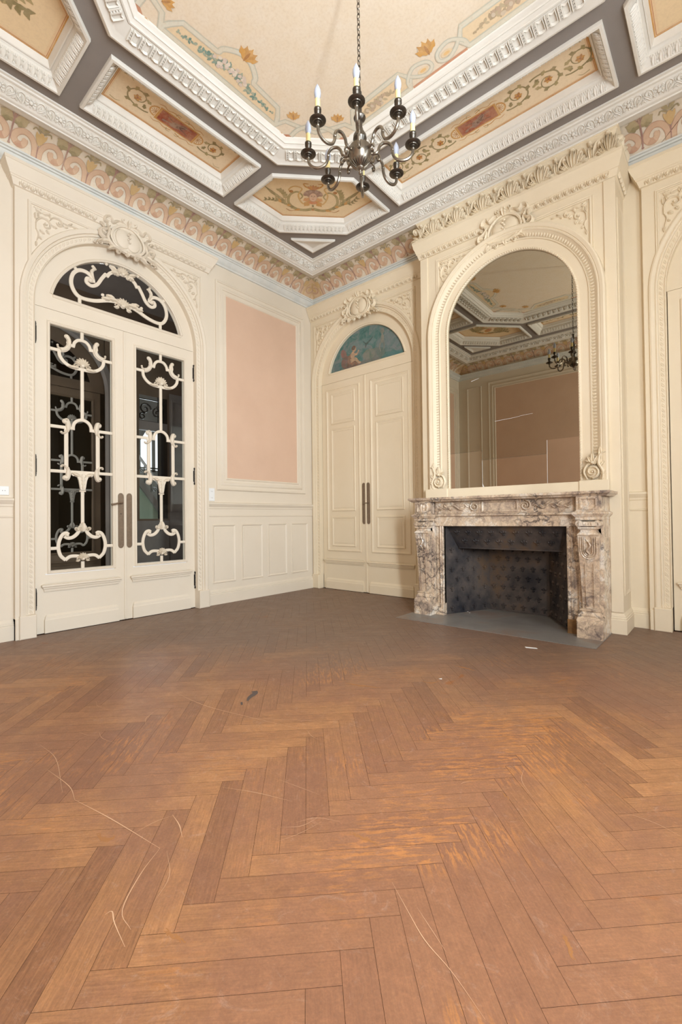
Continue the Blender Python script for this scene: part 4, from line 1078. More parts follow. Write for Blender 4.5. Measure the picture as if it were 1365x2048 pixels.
def leaf_tracery():
    e = MB(); g0, g1 = -.260, .260
    bar(e, [(0, 2.67), (0, 2.60)])
    for sg in (-1, 1):
        f = lambda q: [(sg*x, y) for x, y in q]
        # top lyre
        bar(e, f(cr([(0, 2.598), (.035, 2.590), (.062, 2.562), (.072, 2.528)], 5)+[(.098, 2.530)]+cr([(.100, 2.528), (.118, 2.490), (.150, 2.465), (.195, 2.460)], 5)), .026)
        bar(e, f([(.19, 2.460), (g1, 2.460)]))
        bar(e, f(cr([(.188, 2.462), (.180, 2.410), (.145, 2.365), (.090, 2.338), (0, 2.332)], 6)), .028)
        e.rib(f(cr([(.178, 2.468), (.138, 2.482), (.112, 2.520), (.110, 2.565), (.126, 2.600)], 5)), .040, .016, .004, taper=False, w1=.036); ball(e, sg*.128, 2.598, .020, .014); e.rleaf((sg*.112, 2.50), (sg*.120, 2.585), .03, .010, .014, lobes=3)
        e.rib(f(cr([(.165, 2.472), (.195, 2.482), (.200, 2.505)], 4)), .016, .014, .004); ball(e, sg*.200, 2.503, .010, .012)
        # middle arch with posts
        bar(e, f([(0.0, 1.872)]+arc(0, 1.795, .076, PI/2, 0, 8)[1:]+[(.076, 1.785), (g1, 1.785)]))
        bar(e, f([(.132, 1.79), (.132, 1.39)]), .032)
        bar(e, f([(0, 1.394), (g1, 1.394)]))
        for y, d in ((1.785, 1), (1.394, -1)):
            e.rib(f(cr([(.120, y-.04*d), (.118, y+.02*d), (.130, y+.065*d), (.155, y+.055*d)], 5)), .050, .022, .004, w1=.03); ball(e, sg*.142, y+.055*d, .024, .018)
            e.rib(f(cr([(.130, y-.01*d), (.140, y-.045*d), (.165, y-.055*d), (.175, y-.040*d)], 4)), .024, .016, .004, w1=.014); ball(e, sg*.172, y-.045*d, .011, .013)
        # console
        bar(e, f(cr([(.070, 1.383), (.085, 1.372), (.070, 1.362)], 3)), .014)
        # lower cartouche
        bar(e, f(cr([(.018, .905), (.030, .872), (.045, .842), (.080, .812), (.118, .805), (.150, .822)], 6)), .030)
        bar(e, f(cr([(.115, .838), (.135, .850), (.165, .835), (.190, .78), (.196, .72), (.180, .655), (.140, .612)], 6)), .028)
        ball(e, sg*.128, .832, .018, .014)
        bar(e, f([(.194, .720), (g1, .720)]))
        bar(e, f(cr([(.143, .612), (.105, .640), (.055, .642), (0, .630)], 5)), .028)
        volute(e, sg*.050, .888, .022, PI, 1, .014, .016, .004, sg)
    shell(e, 0, 2.375, 1.05); 
    for sg in (-1, 1): e.rleaf((sg*.03, 2.34), (sg*.12, 2.335), .03, .016, .004, lobes=3)
    bar(e, [(0, 2.345), (0, 1.865)])
    e.poly([(-.078, 1.386), (-.050, 1.362), (-.034, 1.320), (-.020, 1.235), (.020, 1.235), (.034, 1.320), (.050, 1.362), (.078, 1.386)], .016, -.004)
    for yy, ww in ((1.365, .05), (1.335, .036), (1.300, .030), (1.265, .022)): e.rleaf((0, yy-.022), (0, yy+.016), ww, .008, .014, lobes=2, n=6)
    for sg in (-1, 1): e.rleaf((sg*.02, 1.36), (sg*.09, 1.385), .03, .016, .004, lobes=1)
    e.box(-.026, .026, 1.218, 1.232, -.006, .014, .004)
    bar(e, [(0, 1.225), (0, .915)])
    e.rleaf((0, .86), (0, .945), .06, .022, .004, lobes=3); shell(e, 0, .625, .8)
    bar(e, [(0, .59), (0, .53)])
    return e
TRM = leaf_tracery()
HP = None
def handle_plate_mesh():
    e = MB(); pts = [(-.026, -.235), (-.026, .235)]+arc(0, .235, .026, PI, 0, 8, .030)[1:]+[(.026, -.235)]+arc(0, -.235, .026, 0, -PI, 8, .030)[1:-1]
    e.poly(pts, .005, 0)
    for k in range(30):
        y = -.225+k*.0155
        for sg in (-1, 1): e.dome(sg*.021, y, .004, .005, .005, .003, n=6, m=2)
        for x in (-.009, 0, .009): e.dome(x+.0045*(k % 2), y, .0028, .0045, .005, .002, n=5, m=2)
    for sg in (-1, 1):
        for a in range(5): e.dome(.017*math.cos(a*PI/4), sg*(.235+.018*math.sin(a*PI/4)), .0045, .0045, .005, .003, n=6, m=2)
    return e
def lever_mesh(d=-1):
    e = MB(); e.tube([(0, 0, .004), (0, 0, .045)], .008, 8); e.dome(0, 0, .013, .013, .004, .006)
    e.tube([(0, 0, .045), (d*.03, 0, .052), (d*.07, -.012, .050), (d*.105, -.020, .046)], [.009, .0075, .008, .011], 8)
    return e
def hinge_mesh():
    e = MB(); e.tube([(0, -.07, .008), (0, .07, .008)], .0075, 8); e.box(-.012, .012, -.06, .06, -.002, .004)
    for y in (-.082, .082): e.dome(0, y, .009, .014, 0, .016, n=8)
    for y in (-.07, -.025, .025, .07): e.tube([(0, y-.004, .008), (0, y+.004, .008)], .010, 8)
    return e
PLATE_ME = handle_plate_mesh(); HINGE_ME = hinge_mesh()
def glazed_leaf(root, sg, dimmat=None):
    """sg=-1 left leaf, +1 right leaf; local u centred on leaf glass"""
    uc = sg*.3755; m = dimmat or M['cream']
    e = MB(); g = .260
    gx = sg*-.0075+0; 
    loop = rectpath(-.3735, .3735, .004, 2.795)
    e.tess([loop, rectpath(-g, g, .53, 2.67)[::-1]], 0)
    e.tess([loop, rectpath(-g, g, .53, 2.67)[::-1]], -.045)
    e.sweep(loop, [(0, 0), (0, -.045)], closed=True)
    e.sweep(rectpath(-g, g, .53, 2.67), [(0, -.045), (0, .004), (-.006, .010), (-.014, .006), (-.020, .010), (-.026, .002), (-.027, 0)], closed=True)
    # bottom panel: bolection top strip and base block
    plan(e, [(-.31, 0), (-.31, .012), (.31, .012), (.31, 0)], [(0, .355), (.004, .375), (.010, .380), (.012, .392), (.022, .398), (.022, .412), (.0, .420)])
    plan(e, [(-.305, 0), (-.305, .018), (.305, .018), (.305, 0)], [(.004, .004), (.004, .112), (.0, .122), (-.002, .14), (-.010, .150), (-.016, .160)])
    lf = e.build('door_leaf', m, root, mx=T(uc, 0, 0), smooth=False)
    TRM_o = TRM.build('tracery', m, lf, mx=T(0, 0, -.012))
    gl = MB(); gl.box(-g, g, .53, 2.67, -.026, -.022); gl.build('glass_pane', M['glass'], lf, smooth=False)
    if dimmat is None:
        t = MB(); t.box(-.30, .27, .497, .508, 0, .0025); t.build('white_seal_strip', M['whitetrim'], lf, smooth=False)
        pl = PLATE_ME.build('handle_plate', M['bronze'], lf, mx=T(-sg*.335, .955, 0))
        if sg < 0:
            lv = lever_mesh(-1).build('lever_handle', M['bronze'], lf, mx=T(.335, 1.125, 0)); h = MB(); h.dome(0, 0, .004, .007, .0055, .001, n=8); h.build('keyhole', M['blackmetal'], lf, mx=T(.335, 1.02, 0))
        for z in (.30, 1.43, 2.56): HINGE_ME.build('hinge', M['blackmetal'], lf, mx=T(sg*.374, z, .002))
    return lf
def lunette_tracery(mat, parent):
    e = MB()
    for sg in (-1, 1):
        f = lambda q: [(sg*x, y) for x, y in q]
        bar(e, f(cr([(0, 3.350), (.065, 3.352), (.118, 3.318), (.140, 3.285)], 5)+[(.160, 3.290)]+cr([(.162, 3.288), (.195, 3.235), (.235, 3.165), (.285, 3.135), (.325, 3.155), (.322, 3.190), (.295, 3.192)], 5)), .030)
        bar(e, f(cr([(.265, 3.170), (.278, 3.215), (.325, 3.245), (.390, 3.238), (.440, 3.185), (.455, 3.100), (.425, 3.025), (.370, 2.992), (.260, 3.004), (.130, 3.052), (0, 3.078)], 6)), .032)
        ball(e, sg*.292, 3.182, .022, .016)
        bar(e, f([(.385, 2.99), (.385, 2.925)])); bar(e, f([(.402, 3.228), (.442, 3.262)]))
        e.rib(f(cr([(.265, 3.20), (.285, 3.26), (.262, 3.30), (.275, 3.325)], 5)), .036, .018, .004, w1=.02); ball(e, sg*.272, 3.318, .014, .014); ball(e, sg*.250, 3.300, .010, .012)
        for a, b in (((.06, 3.365), (.13, 3.385)), ((.05, 3.345), (.11, 3.33)), ((.05, 3.075), (.15, 3.065)), ((.08, 3.085), (.16, 3.095)), ((.12, 3.06), (.20, 3.055))): e.rleaf((sg*a[0], a[1]), (sg*b[0], b[1]), .036, .018, .004, lobes=3)
        ball(e, sg*.150, 3.392, .014, .012); ball(e, sg*.185, 3.085, .016, .012)
    shell(e, 0, 3.362, 1.0); shell(e, 0, 3.05, 1.15)
    return e.build('lunette_tracery', mat, parent, mx=T(0, 0, -.045))

d1 = thing('door_1', FL @ T(DCS['l']+.008, 0, -.03), 'tall cream double door with scrolling white tracery over dark glass', 'door', kind='structure')
glazed_leaf(d1, -1); glazed_leaf(d1, 1)
e = MB(); e.box(-.012, .010, .01, 2.79, -.002, .010, .003); e.build('astragal', M['cream'], d1, smooth=False)
lunette_tracery(M['cream'], rootL)
g = MB(); g.poly(innerL, -.062, -.066); g.build('lunette_glass', M['glass'], rootL, smooth=False)

def solid_leaf(root, sg, mat, hand=True):
    e = MB(); uc = sg*.3755
    e.box(-.3735, .3735, .004, 2.795, -.045, 0)
    e.sweep(rectpath(-.288, .288, .515, 2.705), [(0, 0), (0, .010), (.008, .014), (.016, .006), (.024, .004), (.028, 0)], closed=True)
    for w0, w1 in ((2.225, 2.645), (1.05, 2.165), (.58, .975)):
        e.sweep(rectpath(-.205, .205, w0, w1), [(0, 0), (0, .006), (.006, .012), (.014, .010), (.030, -.004+.006), (.042, .004), (.044, .0015)], closed=True)
        e.box(-.16, .16, w0+.045, w1-.045, 0, .003)
    plan(e, [(-.325, 0), (-.325, .012), (.325, .012), (.325, 0)], [(0, .345), (.004, .360), (.010, .366), (.012, .380), (.022, .386), (.022, .398), (.0, .406)])
    plan(e, [(-.320, 0), (-.320, .018), (.320, .018), (.320, 0)], [(.004, .004), (.004, .102), (.0, .112), (-.002, .13), (-.010, .140), (-.016, .150)])
    lf = e.build('door_leaf', mat, root, mx=T(uc, 0, 0), smooth=False)
    if hand:
        PLATE_ME.build('handle_plate', M['bronze'], lf, mx=T(-sg*.340, 1.14, 0))
        if sg > 0: lever_mesh(-1).build('lever_handle', M['bronze'], lf, mx=T(-.340, 1.145, 0) @ Matrix.Scale(.62, 4))
    return lf
for nm, uc, lab in (('door_2', DCS['b'], 'cream panelled double door left of the fireplace'), ('door_3', DCS['r'], 'cream panelled double door at the right edge of the photo')):
    d = thing(nm, FB @ T(uc, 0, -.03), lab, 'door', kind='structure')
    solid_leaf(d, -1, M['cream_warmlit'], nm == 'door_2'); solid_leaf(d, 1, M['cream_warmlit'], nm == 'door_2')
    e = MB(); e.box(-.012, .012, .01, 2.79, -.002, .010, .003); e.build('astragal', M['cream_warmlit'], d, smooth=False)
    b = MB(); b.quad(-.8, .8, 0, 3.62, -.10); b.build('door_backing', M['brownhall'], d, smooth=False)  # unseen backing plane added so no outside light leaks past the leaves

for fr_, uc_ in ((FL, DCS['l']), (FB, DCS['b']), (FB, DCS['r'])):
    e = MB(); e.box(uc_-.80, uc_+.80, -.06, -.0005, -.145, .0005); struct(e.build('trim_7', M['gapdark'], fr=fr_, smooth=False))  # sills added under the doors to stop light leaking in
# ================================================================== WALL TRIM
def trim(nm, fn, fr, mat, smooth=True):
    e = MB(); fn(e); return struct(e.build(nm, mat, fr=fr, smooth=smooth))
RAIL = [(0, .985), (.006, .990), (.008, 1.0), (.002, 1.004), (.002, 1.075), (.008, 1.080), (.010, 1.098), (.020, 1.108), (.026, 1.122), (.032, 1.128), (.032, 1.142), (.020, 1.148), (0, 1.150)]
BASE = [(.024, 0), (.024, .112), (.020, .116), (.022, .126), (.016, .132), (.016, .142), (.008, .150), (.004, .160), (0, .164)]
segs = {'l': [(-1.727, 0), (-RY, -3.52)], 'b': [(3.76, 3.895)]}
for a, b in segs['l']:
    trim('trim_5', lambda e: plan(e, [(a, 0), (b, 0)], RAIL), FL, M['cream'])
    trim('baseboard_left', lambda e: plan(e, [(a, 0), (b, 0)], BASE), FL, M['cream'])
trim('trim_5', lambda e: plan(e, [(3.76, 0), (3.895, 0)], RAIL), FB, M['cream_warmlit'])
trim('baseboard_back', lambda e: plan(e, [(3.76, 0), (3.895, 0)], BASE), FB, M['cream_warmlit'])
trim('trim_5', lambda e: plan(e, [(-RX, 0), (0, 0)], RAIL), FO, M['cream'])
trim('baseboard_front', lambda e: plan(e, [(-RX, 0), (0, 0)], BASE), FO, M['cream'])
trim('baseboard_right', lambda e: plan(e, [(0, 0), (RY, 0)], BASE), FR, M['cream_warmlit'])
def wainscot(fr, cu, w, label, mat):
    e = MB(); e.sweep(rectpath(-w/2, w/2, -.33, .33), [(0, 0), (0, .006), (.006, .012), (.012, .008), (.024, .0), (.034, .004), (.040, .002)], closed=True); e.box(-w/2+.04, w/2-.04, -.29, .29, 0, .0035)
    o = e.build('wainscot_panel', mat, mx=fr @ T(cu, .567, 0)); return tag(o, label, 'wall panel', 'small raised wainscot panels')
for k, (a, b) in enumerate(((-1.655, -1.344), (-1.259, -.938), (-.855, -.534), (-.453, -.149))):
    wainscot(FL, (a+b)/2, b-a, ('raised wainscot panel beside the glazed door, leftmost of four below the pink panel', 'second raised wainscot panel from the glazed door, below the pink panel',
             'third raised wainscot panel from the glazed door, below the pink panel', 'raised wainscot panel nearest the room corner, below the pink panel')[k], M['cream'])
wainscot(FL, -4.05, .8, 'raised wainscot panel left of the glazed door, cut by the photo edge', M['cream'])
PF = [(0, 0), (0, .014), (.008, .022), (.020, .020), (.024, .010), (.055, .008), (.060, .014), (.076, .020), (.090, .018), (.094, .008), (.122, .006), (.128, .014), (.138, .014), (.146, .002), (.150, .0)]
def pink(fr, u0, u1, w0, w1, label, mat, patches=()):
    root = thing('fabric_wall_panel', fr @ T((u0+u1)/2, w0, 0), label, 'wall panel'); w = (u1-u0)/2
    e = MB(); e.sweep(rectpath(-w, w, 0, w1-w0), PF, closed=True); e.build('panel_moulding', mat, root)
    e = MB(); e.quad(-w+.14, w-.14, .14, w1-w0-.14, .003); fb = e.build('pink_fabric', M['fabric'], root, smooth=False)
    for a, b, c, d in patches: q = MB(); q.quad(a, b, c, d, .004); q.build('paler_patch', M['fabric_pale'], fb, smooth=False)
    return root
pink(FL, -1.598, -.192, 1.290, 3.695, 'tall pale pink fabric wall panel between the glazed door and the corner', M['cream'])
pink(FL, -RY+.10, -3.75, 1.290, 3.695, 'pink fabric wall panel left of the glazed door, seen only in the mirror', M['cream'])
pink(FO, -4.9, -.66, 1.29, 3.72, 'large pink fabric wall panel reflected in the mirror', M['cream'])
e = MB(); e.sweep(rectpath(-.16, .16, 0, 2.35), [(0, 0), (0, .010), (.008, .016), (.016, .006), (.022, .010), (.028, 0)], closed=True)
tag(e.build('narrow_wall_panel', M['cream'], mx=FO @ T(-.35, 1.33, 0)), 'narrow cream moulded wall panel beside the big pink one in the mirror', 'wall panel')

# sockets
def socket(fr, u, w, n, label):
    root = thing('wall_socket', fr @ T(u, w, 0), label, 'socket', 'white wall sockets')
    e = MB(); e.box(-.036, .036, -.036*n, .036*n, 0, .012, .003); e.build('face_plate', M['white'], root, smooth=False)
    for k in range(n):
        y = (k-(n-1)/2)*.072
        d = MB(); d.lathe([(.019, .0125), (.019, .008)], 14, (0, y, 0)); d.build('socket_well', M['white'], root)
        for sx in (-.008, .008): d = MB(); d.dome(sx, y, .003, .003, .0125, .001, n=6, m=2); d.build('socket_hole', M['darkhole'], root)
socket(FL, -1.665, 1.235, 2, 'white double wall socket between the glazed door and the pink panel')
socket(FL, -3.585, 1.205, 1, 'white wall socket at the left edge, left of the glazed door')

# ================================================================== HALL BEHIND THE GLAZED DOOR
hx0, hx1, hy0, hy1 = -2.45, -.145, -6.2, .9
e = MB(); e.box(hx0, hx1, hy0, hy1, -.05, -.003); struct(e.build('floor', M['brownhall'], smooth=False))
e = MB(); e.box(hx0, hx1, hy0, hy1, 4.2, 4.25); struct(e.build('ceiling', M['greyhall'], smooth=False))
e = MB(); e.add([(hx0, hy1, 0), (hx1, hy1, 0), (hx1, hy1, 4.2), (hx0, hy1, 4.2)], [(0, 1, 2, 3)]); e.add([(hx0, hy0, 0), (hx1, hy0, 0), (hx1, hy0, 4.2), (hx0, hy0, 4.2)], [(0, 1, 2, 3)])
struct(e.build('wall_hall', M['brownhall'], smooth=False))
# far hall wall: door opening and stair opening
FH = frame((0, 1, 0), (0, 0, 1), (1, 0, 0), (hx0, 0, 0))
e = MB(); dc = -2.62
e.quad(hy0, dc-.80, 0, 4.2); e.quad(dc-.80, dc+.80, 3.62, 4.2); e.quad(dc+.80, -1.32, 0, 4.2)
e.quad(-1.32, -.86, 2.90, 4.2); e.quad(-1.32, -.86, 0, .98); e.quad(-.86, hy1, 0, 4.2)
e.tess([[(dc-.80, 2.80), (dc+.80, 2.80), (dc+.80, 3.62), (dc-.80, 3.62)], [(p[0]+dc, p[1]) for p in innerL][::-1]], -.03)
struct(e.build('wall_hall', M['brownhall'], fr=FH, smooth=False))
e = MB(); e.sweep(archpath(dc, .80, 2.80, 0, 24), [(0, 0), (0, .03), (.03, .05), (.10, .05), (.12, 0)]); struct(e.build('trim_6', M['greyhall'], fr=FH))
e = MB(); e.quad(-.83, -.20, .05, 3.0, .006); e.sweep(rectpath(-.80, -.25, 1.1, 2.9), [(0, .006), (0, .02), (.03, .02), (.04, .006)], closed=True); e.quad(-1.36, -.84, .3, .95, .01); struct(e.build('trim_6', M['greyhall'], fr=FH, smooth=False))
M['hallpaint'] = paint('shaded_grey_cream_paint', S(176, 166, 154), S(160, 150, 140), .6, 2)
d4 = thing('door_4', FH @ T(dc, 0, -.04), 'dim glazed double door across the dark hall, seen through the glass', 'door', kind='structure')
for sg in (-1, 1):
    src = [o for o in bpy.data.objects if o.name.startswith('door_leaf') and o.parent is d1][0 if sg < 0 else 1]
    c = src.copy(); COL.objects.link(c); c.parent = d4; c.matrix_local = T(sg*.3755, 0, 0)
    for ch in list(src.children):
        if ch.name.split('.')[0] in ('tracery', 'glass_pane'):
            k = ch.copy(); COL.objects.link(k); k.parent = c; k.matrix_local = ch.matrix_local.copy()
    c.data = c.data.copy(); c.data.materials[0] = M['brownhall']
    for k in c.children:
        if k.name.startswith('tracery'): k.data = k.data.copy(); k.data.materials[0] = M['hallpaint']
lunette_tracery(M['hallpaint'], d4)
# dark room behind that door and stairwell
e = MB(); e.box(-4.9, hx0-.09, -4.2, -1.75, -.04, 0); e.add([(-4.6, -4.2, 0), (-4.6, -1.75, 0), (-4.6, -1.75, 4.2), (-4.6, -4.2, 4.2)], [(0, 1, 2, 3)])
e.add([(-4.6, -1.75, 0), (hx0-.09, -1.75, 0), (hx0-.09, -1.75, 4.2), (-4.6, -1.75, 4.2)], [(0, 1, 2, 3)]); e.add([(-4.6, -4.2, 0), (hx0-.09, -4.2, 0), (hx0-.09, -4.2, 4.2), (-4.6, -4.2, 4.2)], [(0, 1, 2, 3)])
e.add([(-4.6, -4.2, 4.2), (-4.6, -1.75, 4.2), (hx0-.09, -1.75, 4.2), (hx0-.09, -4.2, 4.2)], [(0, 1, 2, 3)])
struct(e.build('wall_back_room', M['brownhall'], smooth=False))
e = MB()
e.add([(-4.7, -1.7, 0), (-4.7, 1.5, 0), (-4.7, 1.5, 4.4), (-4.7, -1.7, 4.4)], [(0, 1, 2, 3)])
e.add([(-4.7, 1.5, 0), (hx0-.05, 1.5, 0), (hx0-.05, 1.5, 4.4), (-4.7, 1.5, 4.4)], [(0, 1, 2, 3)])
e.add([(-4.7, -1.7, 0), (hx0-.05, -1.7, 0), (hx0-.05, -1.7, 4.4), (-4.7, -1.7, 4.4)], [(0, 1, 2, 3)])
e.add([(-4.7, -1.7, 4.4), (-4.7, 1.5, 4.4), (hx0-.05, 1.5, 4.4), (hx0-.05, -1.7, 4.4)], [(0, 1, 2, 3)])
struct(e.build('wall_stairwell', M['hallpale'], smooth=False))
FS = frame((0, 1, 0), (0, 0, 1), (1, 0, 0), (-4.69, 0, 0))
w3 = thing('window_3', FS, None, None, kind='structure')
e = MB(); pts = [(-.26, 2.0)]+[(-.26, 2.60), (-.10, 2.88), (.34, 2.88), (.34, 1.96)]
e.poly(pts, .004); e.build('window_pane', M['day'], w3, smooth=False)
e = MB(); e.sweep(pts[::-1], [(-.03, 0), (-.03, .02), (.02, .02), (.02, 0)], closed=True); e.box(.0, .07, 1.96, 2.88, 0, .02); e.box(-.26, .34, 2.02, 2.05, .0, .02)
e.build('window_frame', M['hallpale'], w3, smooth=False)
st = thing('staircase', FF @ T(-3.6, -.6, 0), 'green-lit staircase with a sloping white handrail, glimpsed through the right glass leaf', 'staircase')
FST = frame((0, 1, 0), (0, 0, 1), (1, 0, 0), (0, 0, 0))
def sw(u): return 1.62-(u+.15)*1.30     # slope of the stringer
e = MB(); e.poly([(-.9, 0), (.9, 0), (.9, max(.02, sw(.9))), (-.9, sw(-.9)-.10)], .0, -.04); e.build('stair_side', M['greenlit'], st, mx=FST, smooth=False)
e = MB(); e.sweep([(-.9, sw(-.9)-.02), (.9, sw(.9)-.02)], [(-.05, 0), (-.05, .05), (.05, .05), (.05, 0)]); e.build('stringer', M['hallpale'], st, mx=FST, smooth=False)
e = MB(); e.tube([(-.9, sw(-.9)+.42, .03), (.9, sw(.9)+.42, .03)], .025, 8); e.build('handrail', M['whitetrim'], st, mx=FST)
e = MB()
for k in range(14):
    u = -.85+k*.125; e.tube([(u, sw(u), .03), (u, sw(u)+.42, .03)], .006, 6)
    e.rib(spiral(u+.06, sw(u+.06)+.2, .05, .015, 0, 1.2), .012, .012, .02, taper=False)
e.build('baluster_ironwork', M['blackmetal'], st, mx=FST)
e = MB(); e.box(-.06, .06, .9, 2.95, -.05, .06)
tag(e.build('newel_post', M['blackmetal'], mx=FH @ T(-.88, 0, -.12)), 'dark upright post beside the bright stair window', 'post')
e = MB()
for x, y, r, a in ((-1.2, 2.70, .10, 0), (-1.0, 2.66, .08, 2), (-1.24, 2.58, .06, 1), (-.95, 2.76, .06, 3)): e.rib(spiral(x, y, r, r*.2, a, 1.3), .022, .02, 0, taper=False)
e.sweep(rectpath(-1.31, -.88, 2.50, 2.86), [(0, 0), (0, .02), (.015, .02), (.015, 0)], closed=True)
tag(e.build('iron_scroll_grille', M['blackmetal'], fr=FH @ T(0, 0, -.06)), 'dark scrolled iron grille above the opening to the stairs', 'grille')
e = MB(); e.box(-1.32, -.86, 2.36, 2.50, -.06, .0); struct(e.build('trim_6', M['greyhall'], fr=FH, smooth=False))

# ================================================================== CHIMNEY BREAST
BX0, BX1, BY = 1.95, 3.755, .35
FBR = FB @ T(0, 0, BY)
mc = M['cream_warmlit']
e = MB()
ox0, ox1, oz = 2.29, 3.40, .90
e.tess([rectpath(BX0, BX1, 0, 4.10)], 0) if False else None
e.quad(BX0, ox0, 0, 4.10); e.quad(ox1, BX1, 0, 4.10); e.quad(ox0, ox1, oz, 4.10)
for x in (BX0, BX1): e.add([(x, 0, 0), (x, 0, -BY), (x, 4.10, -BY), (x, 4.10, 0)], [(0, 1, 2, 3)])
e.add([(BX0, 4.10, 0), (BX1, 4.10, 0), (BX1, 4.10, -BY), (BX0, 4.10, -BY)], [(0, 1, 2, 3)])
br = struct(e.build('wall_chimney', mc, fr=FBR, smooth=False))
e = MB(); BP = [(BX0, -BY), (BX0, 0), (BX1, 0), (BX1, -BY)]
t = MB(); plan(t, [(BX0, -BY), (BX0, 0), (2.03, 0)], BASE); t.build('baseboard_chimney', mc, fr=FBR)['kind'] = 'structure'
t = MB(); plan(t, [(3.66, 0), (BX1, 0), (BX1, -BY)], BASE); t.build('baseboard_chimney', mc, fr=FBR)['kind'] = 'structure'
# overmantel: edge fillets, spandrel panels, cornice, leafy frieze
OM = thing('overmantel', FBR, 'tall cream overmantel with egg cornice and acanthus frieze above the fireplace', 'overmantel')
e = MB()
CX = 2.865
for sg in (-1, 1):
    pts = [(CX+sg*.715, 3.06), (CX+sg*.715, 3.61), (CX+sg*.22, 3.61)]
    if sg > 0: pts = pts[::-1]
    e.sweep(pts, [(-.016, 0), (-.014, .012), (-.006, .016), (.004, .008), (.012, .012), (.016, 0)])
e.box(BX0, BX0+.085, .17, 3.69, 0, .012, .003); e.box(BX1-.085, BX1, .17, 3.69, 0, .012, .003)
e.build('edge_fillets', mc, OM)
e = MB(); plan(e, BP, [(.0, 3.688), (.012, 3.693), (.014, 3.70), (.028, 3.745), (.034, 3.748), (.036, 3.760), (.040, 3.768), (.044, 3.785), (.056, 3.81), (.062, 3.845), (.066, 3.85), (.066, 3.875), (.04, 3.885), (.035, 3.905)])
egg_row(e, BX0+.03, CX-.27, 3.72, .018); egg_row(e, CX+.27, BX1-.03, 3.72, .018)
e2 = MB(); egg_row(e2, .03, BY-.01, 3.72, .018)
e.merge(e2, frame((0, 0, -1), (0, 1, 0), (1, 0, 0), (BX1, 0, 0))); e2 = MB(); egg_row(e2, .03, BY-.01, 3.72, .018); e.merge(e2, frame((0, 0, -1), (0, 1, 0), (-1, 0, 0), (BX0, 0, 0)))
e.build('egg_cornice', mc, OM)
e = MB(); plan(e, BP, [(.035, 3.89), (.040, 3.905), (.022, 3.93), (.010, 3.96), (.006, 4.0), (.010, 4.035), (.022, 4.055), (.026, 4.06), (.026, 4.072), (.034, 4.076), (.036, 4.098), (0, 4.10)])
def acanth(e, u, s, kind):
    if kind:
        for sg in (-1, 1):
            for bx, by, tx, ty, w in ((.01, 3.90, .03, 4.045, .035), (.03, 3.90, .075, 4.02, .034), (.05, 3.90, .10, 3.965, .030), (.07, 3.895, .125, 3.925, .026)):
                e.rleaf((u+sg*bx*s, by), (u+sg*tx*s, ty), w*s, .030, .012, bend=-sg*.008, lobes=3, n=7)
        e.rleaf((u, 3.895), (u, 4.05), .04*s, .034, .014, lobes=4); e.dome(u, 4.050, .028, .018, .012, .034, n=8)
    else:
        for sg in (-1, 1):
            e.rib(cr([(u+sg*.02, 3.90), (u+sg*.025, 3.96), (u+sg*.05, 4.01), (u+sg*.085, 4.015), (u+sg*.09, 3.985), (u+sg*.07, 3.98)], 4), .026, .034, .010)
            e.dome(u+sg*.068, 3.992, .022, .022, .010, .036, n=8)
            e.rleaf((u+sg*.03, 3.90), (u+sg*.11, 3.95), .035, .026, .012, lobes=3, n=6); e.rleaf((u+sg*.04, 3.90), (u+sg*.14, 3.915), .026, .02, .012, lobes=3, n=6)
        e.rleaf((u, 3.90), (u, 4.01), .036, .03, .012, lobes=3); e.dome(u, 4.035, .02, .022, .012, .036, n=8)
        for k in range(5): e.dome(u+.010*(-1)**k, 3.93+.018*k, .010, .009, .022, .02, n=6, m=2)
n = 13
for k in range(n+1):
    u = BX0+.035+(BX1-BX0-.07)*k/n
    acanth(e, u, 1.0 if k not in (0, n) else .7, k % 2)
e2 = MB()
for k in range(2): acanth(e2, .10+.14*k, .8, k % 2)
e.merge(e2, frame((0, 0, -1), (0, 1, 0), (1, 0, 0), (BX1, 0, 0)))
e.build('acanthus_frieze', mc, OM)
for sg in (-1, 1): spandrel_mesh(-sg).build('spandrel_ornament', mc, OM, mx=T(CX+sg*.705, 3.60, 0) @ Matrix.Scale(.85, 4))
e = MB(); e.sweep(rectpath(.05, .30, .30, 3.55), [(0, 0), (0, .006), (.01, .010), (.02, .004), (.03, 0)], closed=True)
e.build('side_panel', mc, OM, mx=frame((0, 0, -1), (0, 1, 0), (1, 0, 0), (BX1, 0, 0)))
cartouche(FBR @ T(CX, 3.645, .02), 'scrolled plaster cartouche above the big arched mirror')

# mirror
MR = thing('arched_mirror', FBR @ T(CX, 1.19, 0), 'large arched mirror in a carved cream frame standing on the marble mantelpiece', 'mirror')
e = MB(); apth = archpath(0, .60, 1.61, .045, 44)
e.sweep(apth, [(-.004, .004), (-.002, .030), (.006, .036), (.016, .030), (.020, .022), (.085, .024), (.090, .034), (.098, .036), (.102, .020), (.150, .046), (.156, .056), (.166, .060), (.172, .056), (.176, .062), (.200, .068), (.212, .062), (.218, .0)])
q = offs(apth, .006)
for c, t in along(q, .022): e.dome(c.x, c.y, .007, .010, .032, .007, rot=math.atan2(t.y, t.x)+.6, n=6, m=2)
q = offs(apth, .126)
for c, t in along(q, .027):
    n = Vector((-t.y, t.x)); e.rib([tuple(c-n*.022+t*.004), tuple(c), tuple(c+n*.024-t*.004)], .017, .006, .031)
e.build('carved_frame', mc, MR)
e = MB(); e.box(-.845, .815, -.052, .045, 0, .075, .005); e.box(-.848, -.60, -.048, .05, .02, .085, .004); e.box(.60, .818, -.048, .05, .02, .085, .004)
e.build('base_rail', mc, MR, smooth=False)
